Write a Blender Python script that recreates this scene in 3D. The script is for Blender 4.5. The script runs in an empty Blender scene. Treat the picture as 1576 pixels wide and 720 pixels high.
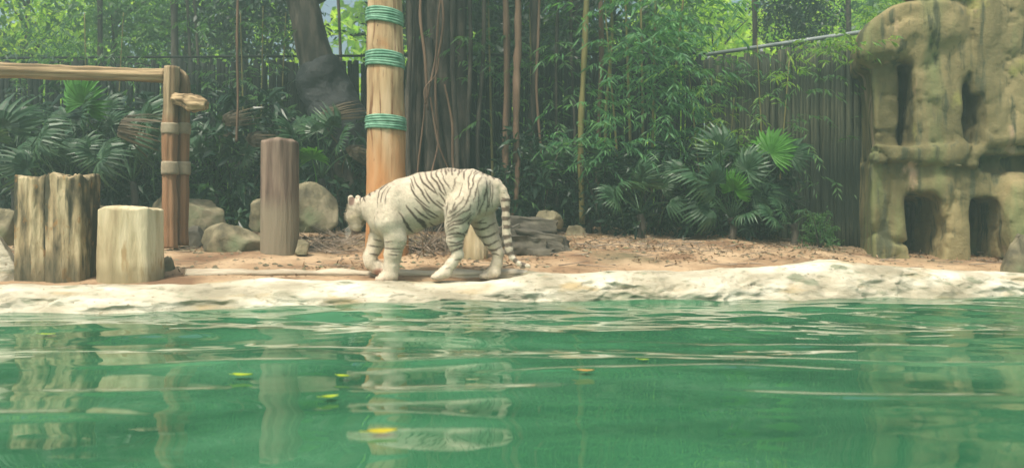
import bpy, math, random
import numpy as np
from mathutils import Vector, Matrix, Euler
rng = np.random.default_rng(7)
random.seed(7)
R = math.radians
sc = bpy.context.scene
col = sc.collection

# ------------------------------------------------------------------ camera, sky, sun, exposure
F = 1237.0; CH = 0.58
cam_d = bpy.data.cameras.new('camera'); cam = bpy.data.objects.new('camera', cam_d); col.objects.link(cam)
cam.location = (0, 0, CH); cam.rotation_euler = (R(90), 0, 0)
cam_d.sensor_width = 36; cam_d.lens = 36*F/1576; cam_d.clip_start = 0.05; cam_d.clip_end = 400
cam_d.dof.use_dof = True; cam_d.dof.focus_distance = 7.2; cam_d.dof.aperture_fstop = 1.8
sc.camera = cam
SUN_EL, SUN_AZ = 60, 212        # azimuth clockwise from +y: the sun is behind the camera, a little to the left
w = bpy.data.worlds.new('World'); sc.world = w; w.use_nodes = True
nt = w.node_tree; bg = nt.nodes['Background']
sky = nt.nodes.new('ShaderNodeTexSky'); sky.sky_type = 'NISHITA'; sky.sun_disc = False
sky.sun_elevation = R(SUN_EL); sky.sun_rotation = R(SUN_AZ); sky.air_density = 1.0; sky.dust_density = 7.0; sky.ozone_density = 1.0
nt.links.new(sky.outputs[0], bg.inputs[0]); bg.inputs[1].default_value = 0.12
sd = bpy.data.lights.new('sun', 'SUN'); sun = bpy.data.objects.new('sun', sd); col.objects.link(sun)
sd.energy = 2.9; sd.angle = R(7); sd.color = (1.0, 0.93, 0.80)
dv = Vector((math.sin(R(SUN_AZ))*math.cos(R(SUN_EL)), math.cos(R(SUN_AZ))*math.cos(R(SUN_EL)), math.sin(R(SUN_EL))))
sun.rotation_euler = dv.to_track_quat('Z', 'Y').to_euler(); sun.location = dv*30
sc.view_settings.view_transform = 'Standard'; sc.view_settings.look = 'None'
sc.view_settings.exposure = 0.85; sc.view_settings.gamma = 1.0
sc.render.engine = 'CYCLES'
sc.cycles.max_bounces = 7; sc.cycles.diffuse_bounces = 3; sc.cycles.glossy_bounces = 3
sc.cycles.transmission_bounces = 4; sc.cycles.volume_bounces = 0; sc.cycles.transparent_max_bounces = 6
sc.cycles.use_denoising = True; sc.cycles.caustics_reflective = False; sc.cycles.caustics_refractive = False

# ------------------------------------------------------------------ helpers
def at(px, py, Y):      # a point of the place, Y metres from the glass
    return Vector(((px-788)*Y/F, Y, CH-(py-360)*Y/F))
def fx(px, Y): return (px-788)*Y/F
def fz(py, Y): return CH-(py-360)*Y/F

def tag(o, label=None, cat=None, group=None, kind=None):
    if label: o['label'] = label
    if cat: o['category'] = cat
    if group: o['group'] = group
    if kind: o['kind'] = kind
    return o
def empty(name, loc, rz=0):
    o = bpy.data.objects.new(name, None); col.objects.link(o); o.location = loc; o.rotation_euler = (0, 0, rz)
    o.empty_display_size = 0.2
    return o
def mesh_np(name, V, Q, smooth=True, mat=None, T=None):
    """V (n,3); Q (m,4) quads; T (k,3) triangles"""
    V = np.asarray(V, dtype=np.float32)
    me = bpy.data.meshes.new(name)
    Q = np.zeros((0, 4), np.int32) if Q is None or len(Q) == 0 else np.asarray(Q, np.int32)
    T = np.zeros((0, 3), np.int32) if T is None or len(T) == 0 else np.asarray(T, np.int32)
    me.vertices.add(len(V)); me.vertices.foreach_set('co', V.ravel())
    me.loops.add(Q.size + T.size)
    me.loops.foreach_set('vertex_index', np.concatenate([Q.ravel(), T.ravel()]))
    me.polygons.add(len(Q)+len(T))
    st = np.concatenate([np.arange(len(Q))*4, len(Q)*4+np.arange(len(T))*3]).astype(np.int32)
    me.polygons.foreach_set('loop_start', st)
    me.update(calc_edges=True)
    me.polygons.foreach_set('use_smooth', np.full(len(me.polygons), bool(smooth)))
    me.validate()
    if mat: me.materials.append(mat)
    return me
def link(name, me, parent=None, loc=None, rot=None):
    o = bpy.data.objects.new(name, me); col.objects.link(o)
    if parent: o.parent = parent
    if loc is not None: o.location = loc
    if rot is not None: o.rotation_euler = rot
    return o
def copy_tree(o, parent=None):
    c = o.copy(); col.objects.link(c); c.parent = parent
    for ch in list(o.children): copy_tree(ch, c)
    return c
class Acc:
    def __init__(s): s.V = []; s.Q = []; s.T = []; s.n = 0
    def add(s, V, Q=None, T=None):
        V = np.asarray(V, float)
        s.V.append(V)
        if Q is not None and len(Q): s.Q.append(np.asarray(Q)+s.n)
        if T is not None and len(T): s.T.append(np.asarray(T)+s.n)
        s.n += len(V)
    def mesh(s, name, mat, smooth=True):
        return mesh_np(name, np.concatenate(s.V), np.concatenate(s.Q) if s.Q else None, smooth, mat,
                       np.concatenate(s.T) if s.T else None)

# value noise in numpy
_L = np.random.default_rng(3).random((32, 32, 32))
def vnoise(P):
    P = np.asarray(P, float); I = np.floor(P).astype(int); f = P-I; f = f*f*(3-2*f)
    I &= 31; J = (I+1) & 31
    x, y, z = f[..., 0], f[..., 1], f[..., 2]
    def g(a, b, c): return _L[a[..., 0], b[..., 1], c[..., 2]]
    c00 = g(I, I, I)*(1-x)+g(J, I, I)*x; c10 = g(I, J, I)*(1-x)+g(J, J, I)*x
    c01 = g(I, I, J)*(1-x)+g(J, I, J)*x; c11 = g(I, J, J)*(1-x)+g(J, J, J)*x
    return ((c00*(1-y)+c10*y)*(1-z)+(c01*(1-y)+c11*y)*z)*2-1
def fbm(P, o=4, g=0.5):
    P = np.asarray(P, float); a = 1; s = 0
    for i in range(o): s = s+a*vnoise(P+i*7.3); P = P*2.03; a *= g
    return s
def grid_faces(nu, nv, wrap=False):
    i, j = np.meshgrid(np.arange(nu-1), np.arange(nv if wrap else nv-1), indexing='ij')
    j2 = (j+1) % nv
    return np.stack([i*nv+j, (i+1)*nv+j, (i+1)*nv+j2, i*nv+j2], -1).reshape(-1, 4)

def surface_nets(Fv, o, h):
    s = Fv < 0
    c = [(a, b, d) for a in (0, 1) for b in (0, 1) for d in (0, 1)]
    nx, ny, nz = Fv.shape
    def sub(A, k): return A[k[0]:nx-1+k[0], k[1]:ny-1+k[1], k[2]:nz-1+k[2]]
    cnt = sum(sub(s, k).astype(np.int8) for k in c)
    act = (cnt > 0) & (cnt < 8)
    idx = -np.ones(act.shape, np.int64); cells = np.argwhere(act); idx[act] = np.arange(len(cells))
    acc = np.zeros((len(cells), 3)); n = np.zeros(len(cells))
    for k in c:
        for ax in range(3):
            if k[ax]: continue
            k2 = list(k); k2[ax] = 1
            p = cells+np.array(k); q = cells+np.array(k2)
            a = Fv[p[:, 0], p[:, 1], p[:, 2]]; b = Fv[q[:, 0], q[:, 1], q[:, 2]]
            m = (a < 0) != (b < 0)
            t = np.where(m, a/(np.where(a == b, 1, a-b)), 0)
            pt = np.repeat(np.array([k], float), len(cells), 0); pt[:, ax] += t
            acc[m] += pt[m]; n[m] += 1
    V = (cells+acc/n[:, None])*h+np.array(o)
    quads = []
    for ax in range(3):
        sl0 = [slice(None)]*3; sl1 = [slice(None)]*3; sl0[ax] = slice(0, -1); sl1[ax] = slice(1, None)
        a = s[tuple(sl0)]; b = s[tuple(sl1)]
        e = np.argwhere(a != b); fl = a[a != b]
        u, v = (ax+1) % 3, (ax+2) % 3
        dims = act.shape
        ok = (e[:, u] > 0) & (e[:, v] > 0) & (e[:, u] < dims[u]) & (e[:, v] < dims[v]) & (e[:, ax] < dims[ax])
        e = e[ok]; fl = fl[ok]
        def cell(du, dv):
            q = e.copy(); q[:, u] += du; q[:, v] += dv
            return idx[q[:, 0], q[:, 1], q[:, 2]]
        Q = np.stack([cell(-1, -1), cell(0, -1), cell(0, 0), cell(-1, 0)], 1)
        Q[~fl] = Q[~fl][:, ::-1]
        quads.append(Q)
    return V, np.concatenate(quads)
def smin(a, b, k):
    h = np.clip(0.5+0.5*(b-a)/k, 0, 1)
    return b*(1-h)+a*h-k*h*(1-h)
def smax(a, b, k): return -smin(-a, -b, k)
def cone_d(P, a, b, ra, rb, sy=1.0):
    a = np.array(a, float); b = np.array(b, float)
    S = np.array([1, 1/sy, 1]); p = (P-a)*S; ab = (b-a)*S
    h = np.clip((p@ab)/max(ab@ab, 1e-9), 0, 1)
    return np.linalg.norm(p-h[..., None]*ab, axis=-1)-(ra+(rb-ra)*h)

def tube_vf(pts, rad, n=10, noise=0.0, nf=3.0, cap=True, seed=0, groove=0, gd=0.0):
    """swept tube through pts"""
    pts = np.array(pts, float); rad = np.broadcast_to(np.array(rad, float), (len(pts),)).copy()
    m = len(pts)
    t = np.gradient(pts, axis=0); t /= np.linalg.norm(t, axis=1)[:, None]+1e-9
    up = np.array([0, 0, 1.0]) if abs(t[0, 2]) < 0.9 else np.array([1.0, 0, 0])
    a = np.cross(t, up); a /= np.linalg.norm(a, axis=1)[:, None]+1e-9; b = np.cross(t, a)
    th = np.linspace(0, 2*np.pi, n, endpoint=False)
    ring = a[:, None]*np.cos(th)[None, :, None]+b[:, None]*np.sin(th)[None, :, None]
    rr = rad[:, None]*np.ones(n)[None]
    if groove: rr = rr*(1-gd*np.abs(np.sin(th*groove/2+seed))[None]**6)
    P = pts[:, None]+ring*rr[..., None]
    if noise: rr2 = fbm(P*nf+seed*3.1, 3)*noise; P = P+ring*rr2[..., None]
    V = P.reshape(-1, 3); Q = grid_faces(m, n, True)
    T = np.zeros((0, 3), int)
    if cap:
        V = np.concatenate([V, pts[:1], pts[-1:]])
        k = np.arange(n); k2 = (k+1) % n
        T = np.concatenate([np.stack([k, k2, np.full(n, m*n)], 1), np.stack([(m-1)*n+k2, (m-1)*n+k, np.full(n, m*n+1)], 1)])
    return V, Q, T
def resample(pts, m):
    pts = np.array(pts, float); k = len(pts)
    u = np.linspace(0, k-1, m); out = []
    for x in u:      # Catmull-Rom
        i = min(int(x), k-2); t = x-i
        p0 = pts[max(i-1, 0)]; p1 = pts[i]; p2 = pts[i+1]; p3 = pts[min(i+2, k-1)]
        out.append(0.5*((2*p1)+(-p0+p2)*t+(2*p0-5*p1+4*p2-p3)*t*t+(-p0+3*p1-3*p2+p3)*t**3))
    return np.array(out)

# ------------------------------------------------------------------ materials
def srgb(r, g, b):
    f = lambda c: (c/255/12.92) if c/255 <= 0.04045 else ((c/255+0.055)/1.055)**2.4
    return (f(r), f(g), f(b), 1)
def mat_base(name):
    m = bpy.data.materials.new(name); m.use_nodes = True
    return m, m.node_tree, m.node_tree.nodes['Principled BSDF']
def ramp(nt, fac, stops):
    r = nt.nodes.new('ShaderNodeValToRGB'); e = r.color_ramp.elements
    while len(e) > 1: e.remove(e[-1])
    e[0].position = stops[0][0]; e[0].color = (*stops[0][1][:3], 1)
    for p, c in stops[1:]:
        q = e.new(p); q.color = (*c[:3], 1)
    nt.links.new(fac, r.inputs[0]); return r.outputs[0]
def noise_tex(nt, scale, detail=4, rough=0.55, sc3=(1, 1, 1), coord='Object', dist=0.0):
    tc = nt.nodes.new('ShaderNodeTexCoord'); mp = nt.nodes.new('ShaderNodeMapping'); mp.inputs['Scale'].default_value = sc3
    n = nt.nodes.new('ShaderNodeTexNoise'); n.inputs['Scale'].default_value = scale; n.inputs['Detail'].default_value = detail
    n.inputs['Roughness'].default_value = rough; n.inputs['Distortion'].default_value = dist
    nt.links.new(tc.outputs[coord], mp.inputs[0]); nt.links.new(mp.outputs[0], n.inputs[0])
    return n.outputs[0]
def mix(nt, fac, a, b, mode='MIX'):
    n = nt.nodes.new('ShaderNodeMix'); n.data_type = 'RGBA'; n.blend_type = mode
    for s, v in ((n.inputs[0], fac), (n.inputs[6], a), (n.inputs[7], b)):
        if hasattr(v, 'is_output'): nt.links.new(v, s)
        elif isinstance(v, (int, float)): s.default_value = v
        else: s.default_value = (*v[:3], 1)
    return n.outputs[2]
def bump(nt, bs, h, strength=0.4, dist=0.02):
    b = nt.nodes.new('ShaderNodeBump'); b.inputs['Strength'].default_value = strength; b.inputs['Distance'].default_value = dist
    nt.links.new(h, b.inputs['Height']); nt.links.new(b.outputs[0], bs.inputs['Normal'])
def rough_mat(name, stops, scale, sc3=(1, 1, 1), detail=5, bs_=0.5, bd=0.02, bscale=None, rough=0.85, over=None, bsc3=None, dist=0.0):
    """base colours by noise, optional overlays [(scale, sc3, lo, hi, colour)], bump"""
    m, t, b = mat_base(name)
    c = ramp(t, noise_tex(t, scale, detail, sc3=sc3, dist=dist), stops)
    for (s, s3, lo, hi, cc) in (over or []):
        f = ramp(t, noise_tex(t, s, 5, sc3=s3), [(lo, (0, 0, 0)), (hi, (1, 1, 1))])
        c = mix(t, f, c, cc)
    t.links.new(c, b.inputs['Base Color']); b.inputs['Roughness'].default_value = rough
    b.inputs['Specular IOR Level'].default_value = 0.25
    bump(t, b, noise_tex(t, bscale or scale*3, 8, 0.65, sc3=bsc3 or sc3), bs_, bd)
    return m
def leaf_mat(name, cols, rough=0.45, trans=0.35, tcol=None, spec=0.4):
    m, t, b = mat_base(name)
    g = t.nodes.new('ShaderNodeNewGeometry')
    c = ramp(t, g.outputs['Random Per Island'], [(i/(max(len(cols)-1, 1)), k) for i, k in enumerate(cols)])
    c = mix(t, ramp(t, noise_tex(t, 0.9, 3), [(0.35, (0.55, 0.6, 0.6)), (0.65, (1.25, 1.2, 1.1))]), (0, 0, 0), c, 'MIX') if False else c
    v = mix(t, 1.0, c, ramp(t, noise_tex(t, 1.3, 3), [(0.35, (0.6, 0.68, 0.7)), (0.65, (1.0, 1.0, 0.95))]), 'MULTIPLY')
    t.links.new(v, b.inputs['Base Color']); b.inputs['Roughness'].default_value = rough; b.inputs['Specular IOR Level'].default_value = spec
    tr = t.nodes.new('ShaderNodeBsdfTranslucent')
    t.links.new(mix(t, 1.0, v, tcol or (1.5, 1.5, 0.6), 'MULTIPLY'), tr.inputs[0])
    mx = t.nodes.new('ShaderNodeMixShader'); mx.inputs[0].default_value = trans
    t.links.new(b.outputs[0], mx.inputs[1]); t.links.new(tr.outputs[0], mx.inputs[2])
    t.links.new(mx.outputs[0], t.nodes['Material Output'].inputs[0])
    return m

M = {}
M['bank'] = rough_mat('bank_rock', [(0.36, (0.30, 0.27, 0.19)), (0.46, (0.42, 0.38, 0.28)), (0.54, (0.52, 0.48, 0.37)), (0.64, (0.66, 0.62, 0.50))], 2.6,
    sc3=(0.6, 1, 1.6), bs_=0.9, bd=0.03, bscale=12, over=[(3.0, (0.5, 1, 2.5), 0.58, 0.70, (0.40, 0.31, 0.17)), (5.5, (0.5, 1, 1.6), 0.58, 0.66, (0.24, 0.25, 0.17)), (24, (0.8, 1, 1.3), 0.64, 0.70, (0.28, 0.24, 0.16))])
M['soil'] = rough_mat('sandy_soil', [(0.38, (0.17, 0.10, 0.055)), (0.5, (0.30, 0.20, 0.115)), (0.62, (0.43, 0.31, 0.19))], 1.6, bs_=0.7, bd=0.03, bscale=14,
    over=[(0.7, (1, 1, 1), 0.56, 0.68, (0.13, 0.11, 0.06)), (22, (1, 1, 1), 0.62, 0.68, (0.09, 0.06, 0.035))])
M['cliff'] = rough_mat('cliff_rock', [(0.38, (0.10, 0.088, 0.038)), (0.5, (0.17, 0.145, 0.068)), (0.62, (0.25, 0.205, 0.10))], 1.0, sc3=(1.4, 1.4, 0.6), bs_=0.6, bd=0.05, bscale=6,
    over=[(1.1, (1.6, 1.6, 0.35), 0.52, 0.64, (0.15, 0.17, 0.07)), (1.6, (1, 1, 0.9), 0.63, 0.7, (0.26, 0.25, 0.08)), (4.2, (2.2, 2.2, 0.3), 0.54, 0.64, (0.07, 0.075, 0.04)), (11, (1, 1, 0.4), 0.62, 0.72, (0.12, 0.11, 0.06)), (2.1, (1.2, 1.2, .5), 0.62, 0.70, (0.34, 0.24, 0.16))], bsc3=(1, 1, 1))
M['boulder'] = rough_mat('boulder_stone', [(0.38, (0.09, 0.08, 0.05)), (0.5, (0.17, 0.15, 0.09)), (0.62, (0.26, 0.225, 0.145))], 4.5, bs_=0.9, bd=0.03, bscale=8,
    over=[(1.7, (1, 1, 1), 0.56, 0.68, (0.14, 0.17, 0.09))])
M['dark_rock'] = rough_mat('dark_stone', [(0.3, (0.05, 0.045, 0.035)), (0.6, (0.11, 0.10, 0.075)), (0.8, (0.19, 0.17, 0.12))], 5, bs_=0.6, bd=0.03, bscale=12)
M['pole'] = rough_mat('pale_pole_wood', [(0.38, (0.27, 0.175, 0.09)), (0.5, (0.42, 0.30, 0.165)), (0.62, (0.52, 0.385, 0.235))], 3, sc3=(3, 3, 0.35), bs_=0.7, bd=0.02, bscale=9,
    over=[(7, (3.2, 3.2, 0.14), 0.57, 0.65, (0.17, 0.085, 0.04)), (14, (1, 1, 0.35), 0.64, 0.68, (0.10, 0.05, 0.03)), (3, (1, 1, 0.8), 0.6, 0.72, (0.40, 0.20, 0.08))])
def zfade(m, z0, z1, colr, nscale=4, amt=1.0, amp=0.3, sc3=(1, 1, 0.3)):
    """wood whose colour changes with the height on the post (bare wood, wet timber, darker stump foot)"""
    t = m.node_tree; b = t.nodes['Principled BSDF']
    src = b.inputs['Base Color'].links[0].from_socket
    tc = t.nodes.new('ShaderNodeTexCoord'); sp = t.nodes.new('ShaderNodeSeparateXYZ'); t.links.new(tc.outputs['Object'], sp.inputs[0])
    ad = t.nodes.new('ShaderNodeMath'); ad.operation = 'MULTIPLY_ADD'; t.links.new(noise_tex(t, nscale, 5, sc3=sc3), ad.inputs[0]); ad.inputs[1].default_value = amp*2
    t.links.new(sp.outputs[2], ad.inputs[2])
    mr = t.nodes.new('ShaderNodeMapRange'); mr.inputs[1].default_value = z0+amp; mr.inputs[2].default_value = z1+amp; mr.inputs[3].default_value = 0; mr.inputs[4].default_value = amt
    t.links.new(ad.outputs[0], mr.inputs[0])
    t.links.new(mix(t, mr.outputs[0], src, colr), b.inputs['Base Color'])
    return m
zfade(M['pole'], 1.5, 0.8, (0.44, 0.20, 0.07), nscale=3.5, amt=0.8, amp=0.7, sc3=(2, 2, 0.35))
M['rope'] = rough_mat('green_rope', [(0.38, (0.09, 0.23, 0.15)), (0.62, (0.19, 0.36, 0.25))], 14, bs_=0.4, bd=0.004, bscale=90, rough=0.7)
M['frame'] = rough_mat('weathered_timber', [(0.38, (0.13, 0.085, 0.045)), (0.5, (0.22, 0.165, 0.095)), (0.62, (0.36, 0.275, 0.165))], 5, sc3=(4, 4, 0.18), bs_=0.5, bd=0.012, bscale=10,
    over=[(4, (1, 1, 0.4), 0.58, 0.7, (0.20, 0.18, 0.12))])
zfade(M['frame'], 1.52, 1.40, (0.24, 0.115, 0.055), amt=0.75, amp=0.05)
M['beam'] = rough_mat('weathered_beam', [(0.38, (0.12, 0.085, 0.045)), (0.5, (0.28, 0.20, 0.11)), (0.62, (0.44, 0.33, 0.19))], 5, sc3=(0.18, 4, 4), bs_=0.5, bd=0.012, bscale=10,
    over=[(4, (0.4, 1, 1), 0.58, 0.7, (0.16, 0.18, 0.12))])
M['strap'] = rough_mat('grey_strap', [(0.3, (0.22, 0.18, 0.12)), (0.7, (0.34, 0.29, 0.20))], 9, bs_=0.4, bd=0.006)
M['stump_old'] = rough_mat('old_stump_wood', [(0.38, (0.055, 0.045, 0.028)), (0.45, (0.18, 0.145, 0.085)), (0.53, (0.34, 0.265, 0.15)), (0.62, (0.50, 0.41, 0.25))], 3.4, sc3=(2.2, 2.2, 0.6), bs_=1.0, bd=0.04, bscale=8,
    over=[(4, (2.5, 2.5, 0.3), 0.56, 0.64, (0.07, 0.065, 0.04)), (13, (1, 1, 0.6), 0.60, 0.68, (0.28, 0.16, 0.06))])
zfade(M['stump_old'], 0.32, 0.12, (0.09, 0.085, 0.05), amt=0.6, amp=0.16)
M['stump_pale'] = rough_mat('pale_stump_wood', [(0.38, (0.33, 0.26, 0.15)), (0.5, (0.46, 0.385, 0.235)), (0.62, (0.58, 0.50, 0.33))], 2.6, sc3=(2.6, 2.6, 0.4), bs_=0.7, bd=0.02, bscale=11,
    over=[(6, (2, 2, 0.5), 0.60, 0.7, (0.34, 0.24, 0.12))])
zfade(M['stump_pale'], 0.22, 0.10, (0.24, 0.20, 0.11), amt=0.7, amp=0.14)
M['log_post'] = rough_mat('pinkish_log', [(0.38, (0.085, 0.055, 0.04)), (0.5, (0.155, 0.108, 0.08)), (0.62, (0.23, 0.17, 0.125))], 4, sc3=(3, 3, 0.3), bs_=0.9, bd=0.02, bscale=9)
zfade(M['log_post'], 0.60, 0.42, (0.24, 0.205, 0.14), amt=0.8, amp=0.10)
M['driftwood'] = rough_mat('grey_driftwood', [(0.3, (0.24, 0.19, 0.13)), (0.5, (0.46, 0.40, 0.30)), (0.75, (0.62, 0.56, 0.44))], 5, sc3=(0.3, 3, 3), bs_=0.9, bd=0.02, bscale=9)
M['bark'] = rough_mat('dark_bark', [(0.38, (0.018, 0.018, 0.014)), (0.5, (0.04, 0.036, 0.028)), (0.62, (0.085, 0.072, 0.055))], 4, sc3=(2, 2, 0.5), bs_=0.8, bd=0.03)
M['bark_red'] = rough_mat('reddish_root_bark', [(0.3, (0.07, 0.045, 0.03)), (0.55, (0.15, 0.095, 0.06)), (0.8, (0.22, 0.15, 0.10))], 5, sc3=(2, 2, 0.3), bs_=0.7, bd=0.02)
M['sheet'] = rough_mat('black_sheeting', [(0.3, (0.008, 0.011, 0.012)), (0.7, (0.018, 0.022, 0.022))], 3, bs_=0.8, bd=0.06, rough=0.55)
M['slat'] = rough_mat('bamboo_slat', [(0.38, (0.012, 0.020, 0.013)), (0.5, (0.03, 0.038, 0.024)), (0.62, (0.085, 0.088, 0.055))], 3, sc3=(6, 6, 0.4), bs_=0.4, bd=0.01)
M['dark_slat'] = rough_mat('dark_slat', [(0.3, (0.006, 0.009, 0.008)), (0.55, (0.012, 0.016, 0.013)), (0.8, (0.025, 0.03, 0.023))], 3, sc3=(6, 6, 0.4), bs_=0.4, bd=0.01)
M['rail'] = rough_mat('grey_rail', [(0.3, (0.16, 0.19, 0.19)), (0.7, (0.28, 0.32, 0.32))], 6, bs_=0.1, bd=0.003, rough=0.45)
M['culm'] = rough_mat('bamboo_culm', [(0.3, (0.10, 0.10, 0.03)), (0.7, (0.22, 0.19, 0.07))], 4, sc3=(1, 1, 0.4), bs_=0.2, bd=0.005, rough=0.6)
G1, G2, G3 = (0.025, 0.07, 0.030), (0.045, 0.12, 0.045), (0.08, 0.17, 0.055)
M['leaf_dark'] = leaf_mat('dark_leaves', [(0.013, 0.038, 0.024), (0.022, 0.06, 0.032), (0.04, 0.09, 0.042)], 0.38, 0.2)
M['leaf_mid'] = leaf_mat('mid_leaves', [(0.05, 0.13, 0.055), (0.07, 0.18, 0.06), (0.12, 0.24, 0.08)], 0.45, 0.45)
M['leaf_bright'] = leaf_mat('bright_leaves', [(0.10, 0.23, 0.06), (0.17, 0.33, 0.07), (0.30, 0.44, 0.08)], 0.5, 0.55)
M['leaf_sunlit'] = leaf_mat('sunlit_leaves', [(0.20, 0.40, 0.05), (0.40, 0.62, 0.08), (0.64, 0.80, 0.18)], 0.5, 0.6)  # sunlight on the distant leaves is put into this extra bright colour
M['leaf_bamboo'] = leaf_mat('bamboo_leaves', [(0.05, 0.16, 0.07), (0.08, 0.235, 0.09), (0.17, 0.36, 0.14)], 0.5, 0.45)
M['palm'] = leaf_mat('palm_leaf', [(0.03, 0.08, 0.035), (0.05, 0.12, 0.05), (0.08, 0.15, 0.07)], 0.42, 0.25, spec=0.45)
M['palm_dead'] = leaf_mat('dry_palm_leaf', [(0.08, 0.055, 0.03), (0.13, 0.095, 0.05)], 0.7, 0.2, (1, 1, 1))
M['palm_bright'] = leaf_mat('bright_palm_leaf', [(0.08, 0.25, 0.03), (0.11, 0.31, 0.04)], 0.35, 0.35)
M['litter'] = leaf_mat('dry_leaf_litter', [(0.17, 0.10, 0.055), (0.30, 0.18, 0.10), (0.44, 0.32, 0.20), (0.24, 0.18, 0.12)], 0.8, 0.1, (1, 1, 1), 0.2)
M['twig'] = rough_mat('dry_twigs', [(0.3, (0.16, 0.12, 0.09)), (0.7, (0.36, 0.30, 0.23))], 9, bs_=0.3)
M['yellow'] = leaf_mat('yellow_leaf', [(0.62, 0.42, 0.02), (0.55, 0.52, 0.03)], 0.4, 0.2, (1, 1, 1))
M['orange'] = leaf_mat('orange_leaf', [(0.60, 0.30, 0.08), (0.60, 0.30, 0.08)], 0.4, 0.2, (1, 1, 1))
M['lime'] = leaf_mat('lime_leaf', [(0.42, 0.56, 0.03), (0.50, 0.56, 0.03)], 0.4, 0.2, (1, 1, 1))

m, t, b = mat_base('pool_water'); M['water'] = m
c = ramp(t, noise_tex(t, 0.9, 5, 0.6, sc3=(0.7, 1, 1), dist=0.6), [(0.36, (0.018, 0.085, 0.040)), (0.5, (0.030, 0.125, 0.057)), (0.66, (0.056, 0.180, 0.090))])
t.links.new(c, b.inputs['Base Color']); b.inputs['Roughness'].default_value = 0.015; b.inputs['IOR'].default_value = 1.41
b.inputs['Specular IOR Level'].default_value = 0.5

# ------------------------------------------------------------------ terrain functions
_e = np.array([(-1500, 485), (-400, 481), (0, 479), (300, 475), (600, 471), (800, 467), (1000, 464), (1300, 459), (1576, 451), (2200, 445), (3200, 445)], float)
_ey = 717.5/(_e[:, 1]-360); _ex = (_e[:, 0]-788)*_ey/F
def edge(X): return np.interp(X, _ex, _ey)+0.03*vnoise(np.stack([np.asarray(X)*1.7, 0*np.asarray(X), 0*np.asarray(X)+.5], -1))
_c = np.array([(-600, 440), (0, 438), (130, 439), (285, 438), (330, 433), (400, 427), (470, 429), (560, 433), (640, 435), (740, 434), (782, 427), (815, 418), (850, 421), (950, 417), (1100, 416), (1200, 409), (1290, 401), (1350, 407), (1400, 412), (1480, 418), (1576, 420), (2200, 425)], float)
_cy = np.array([edge((p-788)*6.9/F)+0.36 for p in _c[:, 0]]); _cx = (_c[:, 0]-788)*_cy/F; _cz = CH-(_c[:, 1]-360)*_cy/F
def crest(X): return np.interp(X, _cx, _cz)
_gy = np.array([6.0, 6.6, 7.1, 7.5, 8.2, 9.0, 10.0, 11.5, 13, 16, 90]); _gz = np.array([.14, .16, .20, .27, .385, .46, .55, .66, .74, .8, .8])
def gz0(X, Y):
    X = np.asarray(X, float); Y = np.asarray(Y, float)
    base = np.interp(Y, _gy, _gz)-0.16*np.clip((X-2.6)/1.5, 0, 1)*np.clip((Y-7.3), 0, 1)
    return base+0.025*fbm(np.stack([X*1.1, Y*1.1, 0*X], -1), 3)+0.008*fbm(np.stack([X*7, Y*7, 0*X], -1), 2)
def ground(X, Y):
    X = np.asarray(X, float); Y = np.asarray(Y, float)
    d = Y-edge(X)
    f = np.clip((d-0.10)/0.45, 0, 1); f = f*f*(3-2*f)
    inp = (Y > -14) & (np.abs(X) < 22)
    side = np.clip(np.maximum(np.abs(X)-20, -(Y+12))/2, 0, 1)
    f = np.maximum(f, side)
    top = gz0(X, np.maximum(Y, 6.0))
    return -1.3+(top+1.3)*f
def gp(X, Y): return float(ground(np.array(X), np.array(Y)))

# ------------------------------------------------------------------ ground, bank, water
def axis(fine0, fine1, step, lo, hi, g=1.25):
    a = list(np.arange(fine0, fine1+1e-6, step)); s = step
    while a[-1] < hi: s *= g; a.append(min(a[-1]+s, hi))
    s = step
    while a[0] > lo: s *= g; a.insert(0, max(a[0]-s, lo))
    return np.array(a)
xs = axis(-7, 7, 0.05, -75, 75); ys = axis(6, 13, 0.05, -75, 75)
X, Y = np.meshgrid(xs, ys, indexing='ij'); Z = ground(X, Y)
g = link('ground', mesh_np('ground', np.stack([X, Y, Z], -1).reshape(-1, 3), grid_faces(len(xs), len(ys)), True, M['soil'])); tag(g, kind='structure')

xs = axis(-6, 7, 0.018, -20, 20, 1.1)
sec = np.array([(-0.25, -0.6), (-0.06, -0.12), (-0.01, -0.01), (0.02, 0.28), (0.07, 0.55), (0.16, 0.80), (0.27, 0.96), (0.38, 1.0), (0.55, 0.97), (0.75, 0.85), (0.95, 0.4)])
u = np.linspace(0, len(sec)-1, 60); sd_ = np.stack([np.interp(u, range(len(sec)), sec[:, k]) for k in (0, 1)], -1)
Xg, U = np.meshgrid(xs, np.arange(60), indexing='ij')
cz = crest(Xg); Yg = edge(Xg)+sd_[U, 0]*(1+0.25*vnoise(np.stack([Xg*1.3, 0*Xg, 0*Xg+9.], -1)))
Zg = sd_[U, 1]*np.where(sd_[U, 1] > 0, cz, 0.6)
back = np.clip((sd_[U, 0]-0.55)/0.35, 0, 1); Zg = Zg*(1-back)+(gz0(Xg, Yg)-0.04)*back
P = np.stack([Xg, Yg, Zg], -1)
n1 = fbm(P*np.array([2.2, 3, 5]), 4)
n2 = np.abs(fbm(P*np.array([3.5, 5, 9])+20, 3))
am = np.clip((Zg+0.05)/0.08, 0, 1)*(1-back)
P[..., 1] -= (n1*0.045-n2*0.05)*am
P[..., 2] += (fbm(P*np.array([3, 3, 3])+4, 4)*0.016)*am
crk = np.exp(-(np.abs(fbm(P*np.array([2.2, 4, 5])+51, 4))/0.035)**2)*am*0.018
P[..., 1] += crk; P[..., 2] -= crk*0.7
bk = link('rock_bank', mesh_np('rock_bank', P.reshape(-1, 3), grid_faces(len(xs), 60), True, M['bank'])); tag(bk, kind='structure')

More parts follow.
